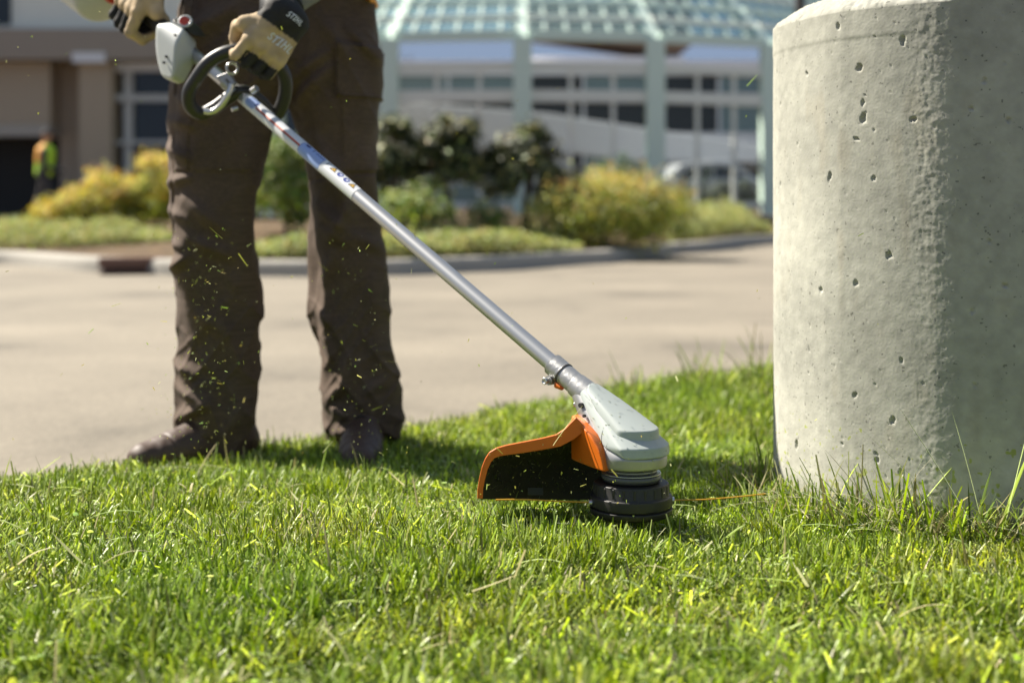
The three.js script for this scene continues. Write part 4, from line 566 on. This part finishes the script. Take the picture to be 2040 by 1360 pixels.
function shrub(name, label, [x, d], { h, w, depth = w, lift = 0, n, size, colors, tips, material = leafMat, clumps = 46, group, category = 'shrub', stems = 5, trunk = 0.02, base, gap = 0.16 }) {
  const y0 = base ?? bedHeight(x, d), s = thing(name, label, category, [x, y0, -d], 0, group), o = sheaf(), cs = [];
  for (let k = 0; k < clumps; k++) { const a = rr(0, 6.283), u = Math.pow(rnd(), 0.45), e = Math.acos(rr(-0.75, 1)), q = [Math.sin(e) * Math.cos(a) * w * u, Math.cos(e) * (h - lift) / 2 * u + (h + lift) / 2, Math.sin(e) * Math.sin(a) * depth * u]; cs.push([...q, rr(0.7, 1.25) * gap, rr(0.75, 1.2)]); }
  for (let k = 0; k < n; k++) {
    const c = cs[k % clumps], g = V(gauss(), gauss() * 0.85, gauss()).multiplyScalar(c[3]), p = V(c[0], c[1], c[2]).add(g); if (p.y < 0.015) p.y = rr(0.015, 0.05);
    const out = V(p.x / w, (p.y - (h + lift) / 2) / (h / 2), p.z / depth), nrm = out.clone().multiplyScalar(0.7).add(V(rr(-0.6, 0.6), rr(0, 0.9), rr(-0.6, 0.6)));
    const young = tips && out.y + 0.35 * gauss() > tips.from && out.length() > 0.72, col = pick(young ? tips.colors : colors).map((v) => v * c[4] * rr(0.8, 1.2));
    leaf(o, p, nrm, size * rr(0.7, 1.3), size * rr(0.4, 0.6), col);
  }
  part('foliage', leafGeometry(o), material, s);
  for (let k = 0; k < stems; k++) { const c = cs[k * 7 % clumps], b = (k / stems) * 6.283; part('stem', tube([[Math.cos(b) * trunk * 1.5, -0.04, Math.sin(b) * trunk * 1.5], [c[0] * 0.15, c[1] * 0.35, c[2] * 0.15], [c[0] * 0.6, c[1] * 0.75, c[2] * 0.6], [c[0], c[1], c[2]]], trunk / Math.sqrt(stems) * 1.2, 10, 6), bark, s); }
  return s;
}
const DEEP = [[0.040, 0.056, 0.016], [0.055, 0.072, 0.02], [0.03, 0.042, 0.014], [0.08, 0.10, 0.026]], SHINE = [[0.34, 0.34, 0.12], [0.40, 0.37, 0.10]];
const dark = { material: leafGloss, size: 0.075, n: 5200, colors: [...DEEP, ...DEEP, ...SHINE, [0.14, 0.17, 0.04]], stems: 3, trunk: 0.035, gap: 0.12, group: 'dark round shrubs behind the shaft' };
shrub('round_shrub', 'dark evergreen shrub half hidden behind the right trouser leg', [-1.38, 16], { ...dark, h: 1.32, w: 0.44, lift: 0.1 });
shrub('round_shrub', 'dark round evergreen on a thin trunk, middle of the row above the shaft', [-0.70, 16], { ...dark, h: 1.3, w: 0.4, lift: 0.34, stems: 1, trunk: 0.03 });
shrub('round_shrub', 'dark round evergreen beside the golden bush, largest of the dark row', [0.14, 16.1], { ...dark, h: 1.34, w: 0.5, lift: 0.26, stems: 2 });
const LIME = [[0.20, 0.29, 0.02], [0.27, 0.36, 0.03], [0.12, 0.18, 0.02], [0.32, 0.37, 0.05]];
shrub('leafy_shrub', 'bright green leafy shrub seen between the trouser legs', [-2.55, 15.2], { h: 1.15, w: 0.55, n: 2600, size: 0.09, colors: LIME, gap: 0.16 });
shrub('leafy_shrub', 'low lime green plant at the foot of the dark shrubs', [-1.15, 15.1], { h: 0.55, w: 0.5, n: 1200, size: 0.08, colors: LIME, gap: 0.13 });
shrub('leafy_shrub', 'small lime green plant under the thin trunked shrub', [-0.3, 15.7], { h: 0.34, w: 0.35, n: 600, size: 0.07, colors: LIME, gap: 0.1 });
const GOLD = [[0.6, 0.48, 0.03], [0.62, 0.32, 0.035], [0.62, 0.53, 0.03], [0.55, 0.51, 0.03]], OLIVE = [[0.30, 0.34, 0.02], [0.42, 0.44, 0.03], [0.15, 0.19, 0.018], [0.5, 0.49, 0.04]];
shrub('golden_bush', 'wide golden yellow bush with orange tips at the kerb', [1.18, 15.9], { h: 0.97, w: 1.1, depth: 0.8, n: 15000, size: 0.055, colors: OLIVE, tips: { from: 0.3, colors: [...GOLD, ...GOLD, ...OLIVE] }, clumps: 240, gap: 0.19, base: -0.15 });
const flower = { size: 0.06, n: 4200, clumps: 70, colors: OLIVE, tips: { from: 0.0, colors: GOLD }, gap: 0.14, group: 'flowering bushes by the left building' };
shrub('flowering_bush', 'low yellow orange bush beside the worker in the bright vest', [-5.85, 18], { ...flower, h: 0.55, w: 0.45 });
shrub('flowering_bush', 'orange flowered bush, second from the vest', [-5.35, 18.1], { ...flower, h: 0.9, w: 0.5 });
shrub('flowering_bush', 'tall yellow bush nearest the left trouser leg', [-4.72, 18], { ...flower, h: 1.06, w: 0.52 });
shrub('flowering_bush', 'yellow bush mostly hidden behind the left trouser leg', [-4.1, 18.2], { ...flower, h: 1.02, w: 0.5 });
function carpet(name, label, x0, x1, near, far, n, tall, colors) {
  const o = sheaf();
  for (let k = 0; k < n; k++) { const x = rr(x0, x1), d = kerbAt(x) + lerp(near(x), far(x), rnd()), edge = Math.min(1, 4 * Math.min((x - x0), (x1 - x)) / (x1 - x0) + 0.2), y = bedHeight(x, d) + tall * edge * Math.pow(rnd(), 0.6) * (0.75 + 0.5 * noise(x * 2.2, d * 2.2, 6)); leaf(o, V(x, y, -d), V(rr(-0.8, 0.8), 1, rr(-0.5, 0.9)), rr(0.04, 0.08), rr(0.018, 0.035), pick(colors).map((v) => v * rr(0.75, 1.25))); }
  stuff(name, leafGeometry(o), leafMat, label, 'ground cover');
}
const MEADOW = [[0.26, 0.30, 0.025], [0.36, 0.38, 0.04], [0.16, 0.20, 0.02], [0.42, 0.42, 0.06]];
carpet('ground_cover', 'low green ground cover left of the worker, beyond the drain', -8.2, -3.95, (x) => 0.45 + Math.max(0, x + 5.6) * 1.3, (x) => 3.4, 16000, 0.3, MEADOW);
carpet('ground_cover', 'low green ground cover along the kerb behind the shaft', -2.75, 0.75, () => 0.22, () => 1.35, 14000, 0.24, MEADOW);
carpet('ground_cover', 'green mound of ground cover by the pavilion column at the pillar', 2.1, 4.3, () => 0.5, () => 3.4, 12000, 0.42, MEADOW);
carpet('ground_cover', 'shaded green growth under the round shrubs', -1.9, 0.6, () => 1.6, () => 2.6, 3000, 0.16, MEADOW);

// ---------------------------------------------------------------- glass pavilion
{
  const CX = 0.2, CZ = -36, RAD = 10, G = 0.15, EAVE = 3.56, N = 24, at = (k, r = RAD, y = 0) => { const t = k * 2 * Math.PI / N; return [CX + Math.sin(t) * r, y, CZ + Math.cos(t) * r]; };
  const pav = thing('glass_pavilion', 'curved glass pavilion with pale mint steel frame and sloping glazed roof', 'pavilion', [CX, G, CZ]);
  const mint = mat([0.62, 0.74, 0.65], 0.5), cream = mat([0.72, 0.73, 0.66], 0.6), glass = mat([0.9, 0.96, 0.94], 0.02, { transmission: 1, specularIntensity: 0.5, side: THREE.DoubleSide }), roofGlass = mat([0.46, 0.68, 0.68], 0.08, { transmission: 0.75, side: THREE.DoubleSide });
  const rel = (p) => [p[0] - CX, p[1] - G, p[2] - CZ], lp = (a, b, t) => a.map((v, i) => lerp(v, b[i], t));
  for (let k = -2; k <= 5; k++) {
    const c = part('column', beam(rel(at(k, RAD, G)), rel(at(k, RAD, EAVE + 0.05)), 0.35, 0.35), mint, pav); part('base_plate', rbx(-0.26, 0.26, 0.0, 0.05, -0.26, 0.26, 0.01).translate(...rel(at(k, RAD, G))), mint, c); part('rib', beam(rel(at(k, RAD - 0.02, EAVE)), rel(at(k, 2, EAVE + 6.7)), 0.22, 0.2), mint, pav);
  }
  for (let k = -2; k < 5; k++) {
    const a = at(k), b = at(k + 1), row = (y) => [rel([a[0], y, a[2]]), rel([b[0], y, b[2]])];
    for (const [y, h, m, nm] of [[EAVE + 0.1, 0.2, mint, 'eave_beam'], [3.06, 0.17, cream, 'rail'], [2.5, 0.23, cream, 'rail'], [G + 0.25, 0.12, cream, 'rail']]) { const [p, q] = row(y); part(nm, beam(lp(p, q, 0.045), lp(p, q, 0.955), 0.14, h), m, pav); }
    for (const t of [0.36, 0.68]) { const p = lp(a, b, t); part('mullion', beam(rel([p[0], G + 0.3, p[2]]), rel([p[0], 3.0, p[2]]), 0.08, 0.08), cream, pav); }
    for (const [t0, t1] of [[0.06, 0.34], [0.38, 0.66], [0.70, 0.94]]) for (const [y0, y1] of [[G + 0.32, 2.41], [2.6, 2.98]]) { const p = rel([...lp(a, b, t0)]), q = rel([...lp(a, b, t1)]); part('pane', grid(1, 1, (u, v) => [lerp(p[0], q[0], u), lerp(y0, y1, v) - G, lerp(p[2], q[2], u)]), glass, pav); }
    const P = (u, v) => { const r = lerp(RAD - 0.02, 2, v), y = lerp(EAVE + 0.12, EAVE + 6.8, v); return lp(rel(at(k, r, y)), rel(at(k + 1, r, y)), u); };
    const rows = 18, shown = 6, colsN = 6;
    for (let j = 0; j <= shown; j++) part('purlin', beam(P(0.03, j / rows), P(0.97, j / rows), 0.14, 0.14), j % 2 ? cream : mint, pav);
    for (let i = 1; i < colsN; i++) part('glazing_bar', beam(P(i / colsN, 0), P(i / colsN, shown / rows), 0.06, 0.06), mint, pav);
    for (let j = 0; j < shown; j++) for (let i = 0; i < colsN; i++) part('roof_pane', grid(1, 1, (u, v) => P((i + lerp(0.08, 0.92, u)) / colsN, (j + lerp(0.08, 0.92, v)) / rows)), roofGlass, pav);
  }
  part('crown_ring', new THREE.TorusGeometry(2, 0.14, 8, 40).rotateX(Math.PI / 2).translate(0, EAVE + 6.75 - G, 0), mint, pav);
}

// ---------------------------------------------------------------- building on the left
{
  const b = thing('tan_building', 'tan low building with dark windows and a wide fascia on the left', 'building', [-10, 0, -34]);
  const tanW = mat([0.42, 0.34, 0.25], 0.9, { bumpMap: grain, bumpScale: 0.01 }), fascia = mat([0.32, 0.27, 0.22], 0.9), pale = mat([0.78, 0.75, 0.65], 0.85), stone = mat([0.42, 0.38, 0.33], 0.9), frame = mat([0.5, 0.5, 0.48], 0.6), pane = mat([0.02, 0.024, 0.026], 0.08), wht = mat([0.72, 0.72, 0.74], 0.7), hole = mat([0.03, 0.028, 0.026], 0.9);
  const B = (x0, x1, y0, y1, z0, z1) => bx(x0 + 10, x1 + 10, y0, y1, z0, z1);
  part('upper_wall', B(-20, -3.4, 4.75, 8, -3, -0.4), pale, b); part('upper_window', B(-16, -12.72, 4.95, 6.5, -0.39, -0.34), pane, b);
  part('fascia', B(-20, -3.2, 3.98, 4.74, -2.5, 0.5), fascia, b);
  part('wall', B(-20, -11.6, 2.4, 3.97, -1.2, 0), tanW, b); part('lintel', B(-20, -11.6, 2.1, 2.39, -1.2, 0.08), stone, b); part('loading_door', B(-20, -11.6, -0.2, 2.09, -1.4, -0.9), hole, b); part('recess_wall', B(-11.59, -10.8, -0.2, 3.97, -1.3, -0.7), tanW, b);
  const pil = part('pilaster', B(-10.79, -10.0, -0.2, 3.97, -1.2, 0.25), tanW, b); part('cap', B(-10.86, -10.06, 3.9, 4.14, 0.26, 0.56), wht, pil);
  part('backing', B(-9.99, -3.4, -0.2, 3.97, -1.5, -0.6), hole, b);
  for (const [y0, y1] of [[3.74, 3.96], [2.98, 3.16], [1.9, 2.0], [0.2, 0.3]]) part('transom', B(-9.99, -3.4, y0, y1, -0.3, -0.1), y0 > 3 ? wht : frame, b);
  for (let x = -9.8; x < -3.5; x += 1.25) part('window_mullion', B(x, x + 0.22, 0.3, 3.73, -0.36, -0.16), frame, b);
  for (let x = -9.56; x < -4; x += 1.25) for (const [y0, y1] of [[0.31, 1.89], [2.01, 2.97], [3.17, 3.73]]) part('window_pane', B(x, x + 0.99, y0, y1, -0.34, -0.3), pane, b);
}
// ---------------------------------------------------------------- what stands behind the pavilion
{
  const o = thing('office_building', 'long white office building with dark window bands behind the pavilion', 'building', [1, 0, -52]);
  const white = mat([0.8, 0.79, 0.8], 0.8), glassD = mat([0.03, 0.033, 0.032], 0.35, { specularIntensity: 0.4 }), glassL = mat([0.16, 0.22, 0.22], 0.3);
  const rows = [[-0.2, 2.3, 'd'], [2.3, 3.1, 'w'], [3.1, 4.27, 'd'], [4.27, 4.6, 'w'], [4.6, 5.3, 'd'], [5.3, 5.85, 'w']];
  for (const [y0, y1, k] of rows) if (k === 'w') part('band', bx(-14, 16, y0, y1 - 0.002, -5, 0.15), white, o);
  part('core', bx(-13.9, 15.9, -0.2, 5.7, -4.9, -0.6), mat([0.35, 0.35, 0.34], 0.9), o);
  for (const [y0, y1, k] of rows) if (k === 'd') for (let x = -13.8; x < 14.6; x += 2.6) { const lit = rnd() < 0.4; part('window', bx(x, x + 2.49, y0 + 0.04, y1 - 0.04, -0.12, -0.06), lit ? glassL : glassD, o); part('window_post', bx(x + 2.5, x + 2.59, y0, y1 - 0.004, -0.2, 0.05), white, o); }
  const r = thing('parking_ramp', 'pale sloping ramp wall seen through the pavilion glass', 'ramp', [0, 0, -43]);
  const slab = (pts, depth, m, nm, z) => { const s = new THREE.Shape(); pts.forEach(([x, y], i) => i ? s.lineTo(x, y) : s.moveTo(x, y)); return part(nm, new THREE.ExtrudeGeometry(s, { depth, bevelEnabled: true, bevelSize: 0.02, bevelThickness: 0.02, bevelSegments: 1 }).translate(0, 0, z), m, r); };
  slab([[-6, 3.9], [-3.4, 3.58], [1.2, 3.2], [4.6, 2.68], [8.6, 2.1], [9, 1.7], [5, 1.75], [3.6, 1.8], [2.0, 2.0], [-6, 2.1]], 0.4, white, 'parapet', 0);
  slab([[-6, 2.08], [1.9, 1.98], [1.9, 1.0], [-6, 1.0]], 0.3, mat([0.55, 0.55, 0.56], 0.85), 'wall', -0.1); part('pier', bx(4.3, 4.7, -0.2, 1.7, -0.3, 0), white, r); part('deck', bx(-6, 9, 1.5, 1.62, -4, -0.1), mat([0.3, 0.3, 0.3], 0.9), r);
  const h = thing('brown_roofed_building', 'dark brown roofed building glimpsed under the pavilion eave', 'building', [0, 0, -60]);
  { const s = new THREE.Shape(); [[0.0, 7.6], [7, 6.6], [7.4, 6.9], [7.4, 9.2], [0, 8.4]].forEach(([x, y], i) => i ? s.lineTo(x, y) : s.moveTo(x, y)); part('roof', new THREE.ExtrudeGeometry(s, { depth: 4, bevelEnabled: false }), mat([0.13, 0.085, 0.055], 0.9), h); part('wall', bx(0.6, 7.2, 0, 6.5, 0.5, 3.5), white, h); }
  for (const [x, label] of [[-5.4, 'bare brown tree far behind the office building, left one'], [-4.5, 'bare brown tree far behind the office building, right one']]) {
    const t = thing('bare_tree', label, 'tree', [x * 1.22, 0, -64], 0, 'bare trees behind the office roof'); part('trunk', bar([0, 0, 0], [0.05, 5.6, 0], 0.2, 0.09, 8), bark, t);
    const tw = []; for (let k = 0; k < 60; k++) { const a = rr(0, 6.283), y = rr(3.8, 6.4), l = rr(0.6, 1.5); tw.push(bar([0, y, 0], [Math.cos(a) * l * 0.7, y + l, Math.sin(a) * l * 0.7], 0.05, 0.015, 5)); } part('twigs', mergeGeometries(tw), bark, t);
  }
  shrub('conifer', 'small dark green conifer under the white ramp', [3.0, 39], { h: 1.65, w: 0.85, n: 1500, size: 0.16, colors: [[0.04, 0.085, 0.03], [0.06, 0.12, 0.04]], gap: 0.22, base: 0.15 });
  shrub('dark_hedge', 'dark clipped hedge behind the pavilion glass near the pillar', [5.2, 36.5], { h: 0.95, w: 1.6, depth: 0.5, n: 2200, size: 0.13, colors: DEEP, gap: 0.2, base: 0.1 });
}
function car(label, x, y, z, turn, paint) {
  const c = thing('parked_car', label, 'car', [x, y, z], turn), P = mat(paint, 0.3, { clearcoat: 0.8, clearcoatRoughness: 0.1 }), gl = mat([0.02, 0.024, 0.028], 0.06), tyre = mat([0.02, 0.02, 0.02], 0.9), rim = mat([0.5, 0.5, 0.52], 0.35, { metalness: 0.6 });
  const prof = (pts, w, bev) => { const s = new THREE.Shape(); pts.forEach(([a, b], i) => i ? s.lineTo(a, b) : s.moveTo(a, b)); return new THREE.ExtrudeGeometry(s, { depth: w - bev * 2, bevelEnabled: true, bevelSize: bev, bevelThickness: bev, bevelSegments: 3 }).translate(0, 0, -w / 2 + bev); };
  part('body', prof([[-2.15, 0.35], [-2.2, 0.62], [-2.05, 0.86], [-1.35, 0.92], [0.75, 0.95], [1.75, 0.83], [2.12, 0.66], [2.15, 0.35], [1.72, 0.3], [-1.72, 0.3]], 1.76, 0.08), P, c);
  part('cabin', prof([[-1.75, 0.93], [-1.2, 1.38], [-0.2, 1.47], [0.35, 1.42], [1.05, 0.95]], 1.5, 0.08), P, c);
  for (const s of [-1, 1]) { part('side_window', prof([[-1.35, 1.0], [-1.0, 1.31], [-0.3, 1.38], [-0.3, 1.0]], 0.03, 0.004).translate(0, 0, s * 0.75), gl, c); part('side_window', prof([[-0.22, 1.0], [-0.22, 1.385], [0.28, 1.35], [0.78, 1.0]], 0.03, 0.004).translate(0, 0, s * 0.75), gl, c); part('headlight', rbx(1.95, 2.14, 0.62, 0.76, s * 0.7 - 0.18, s * 0.7 + 0.18, 0.03), mat([0.7, 0.72, 0.75], 0.1), c); part('door_handle', rbx(-0.55, -0.35, 0.8, 0.83, s * 0.88 - 0.02, s * 0.88 + 0.02, 0.006), rim, c); }
  part('windscreen', beam([0.42, 1.38, 0], [1.0, 1.0, 0], 1.3, 0.03), gl, c);
  for (const a of [-1.35, 1.35]) for (const s of [-1, 1]) { const w = part('wheel', new THREE.CylinderGeometry(0.32, 0.32, 0.2, 32).rotateX(Math.PI / 2).translate(a, 0.32, s * 0.78), tyre, c); part('rim', new THREE.CylinderGeometry(0.2, 0.2, 0.21, 24).rotateX(Math.PI / 2).translate(a, 0.32, s * 0.785), rim, w); }
}
car('silver car parked under the ramp behind the pavilion', 6.1, 0.12, -40.5, 0.1, [0.5, 0.5, 0.52]);
{
  const p = thing('lamp_post', 'dark metal post rising just behind the top of the pillar', 'post', [3.83, -0.2, -18]); part('pole', bar([0, 0, 0], [0, 4.2, 0], 0.075, 0.07, 20), mat([0.05, 0.045, 0.04], 0.5), p); part('base', rbx(-0.16, 0.16, 0, 0.06, -0.16, 0.16, 0.01), mat([0.05, 0.045, 0.04], 0.5), p);
}
// ---------------------------------------------------------------- second worker, far left
{
  const X = -9.75, Z = -28.2, p = thing('person', 'distant worker in a yellow green safety vest near the left building', 'person', [X, 0.02, Z], 0.1); p.scale.setScalar(1.08);
  const skin = mat([0.42, 0.26, 0.18], 0.6), cloth = mat([0.05, 0.048, 0.05], 0.85), vest = mat([0.45, 0.72, 0.04], 0.7), amber = mat([0.75, 0.36, 0.05], 0.7), dk = mat([0.03, 0.028, 0.028], 0.8);
  const body = (x, y, z) => { let d = capsule(x, y, z, [0, 1.0, 0], [0.04, 1.36, 0], 0.15, 0.155); d = smin(d, capsule(x, y, z, [0.04, 1.38, -0.17], [0.04, 1.38, 0.17], 0.075, 0.075), 0.08); for (const s of [-1, 1]) { d = smin(d, capsule(x, y, z, [0, 0.95, s * 0.1], [0.02 + s * 0.12, 0.5, s * 0.11], 0.1, 0.07), 0.05); d = smin(d, capsule(x, y, z, [0.02 + s * 0.12, 0.5, s * 0.11], [s * 0.2, 0.07, s * 0.11], 0.07, 0.055), 0.03); d = smin(d, capsule(x, y, z, [s * 0.2, 0.05, s * 0.11], [s * 0.2 + 0.16, 0.045, s * 0.12], 0.05, 0.045), 0.03); d = smin(d, capsule(x, y, z, [0.04, 1.36, s * 0.23], [0.06, 1.08, s * 0.27], 0.062, 0.05), 0.03); d = smin(d, capsule(x, y, z, [0.06, 1.08, s * 0.27], [0.34, 1.0, s * 0.13], 0.05, 0.04), 0.03); } return d - 0.008 * noise(x * 9, y * 9, z * 9); };
  part('clothes', meshField([-0.4, -0.02, -0.4], [0.5, 1.5, 0.4], 0.018, body), cloth, p);
  const tor = (x, y, z) => smin(capsule(x, y, z, [0, 0.98, 0], [0.04, 1.36, 0], 0.165, 0.17), capsule(x, y, z, [0.04, 1.38, -0.14], [0.04, 1.38, 0.14], 0.088, 0.088), 0.08) - 0.006 * noise(x * 12, y * 12, z * 12);
  const v = part('vest', meshField([-0.3, 0.85, -0.3], [0.3, 1.52, 0.3], 0.016, (x, y, z) => Math.max(tor(x, y, z), 0.9 - y)), vest, p);
  part('vest_shoulders', meshField([-0.3, 0.85, -0.32], [0.3, 1.54, 0.32], 0.016, (x, y, z) => Math.max(tor(x, y, z) - 0.012, Math.min(1.3 - y, 0) + (x + 0.02 > 0 ? 1 : -0.1) * (y > 1.3 ? 0 : 1), 1.16 - y, x - 0.06)), amber, v);
  const head = part('head', meshField([-0.16, 1.4, -0.16], [0.24, 1.86, 0.16], 0.012, (x, y, z) => smin(smin(Math.hypot(x - 0.06, (y - 1.69) * 0.85, z) - 0.092, capsule(x, y, z, [0.03, 1.4, 0], [0.05, 1.6, 0], 0.06, 0.055), 0.03), capsule(x, y, z, [0.15, 1.68, 0], [0.165, 1.65, 0], 0.012, 0.014), 0.015)), skin, p);
  part('cap', meshField([-0.16, 1.64, -0.16], [0.3, 1.9, 0.16], 0.012, (x, y, z) => Math.min(smax(Math.hypot(x - 0.055, (y - 1.7) * 0.9, z) - 0.104, 1.71 - y, 0.01), Math.max(Math.hypot(x - 0.13, z) - 0.1, Math.abs(y - 1.715) - 0.012))), dk, head);
}

scene.traverse((o) => { if (o.isMesh) { o.castShadow = true; o.receiveShadow = true; } });
renderer.render(scene, camera);
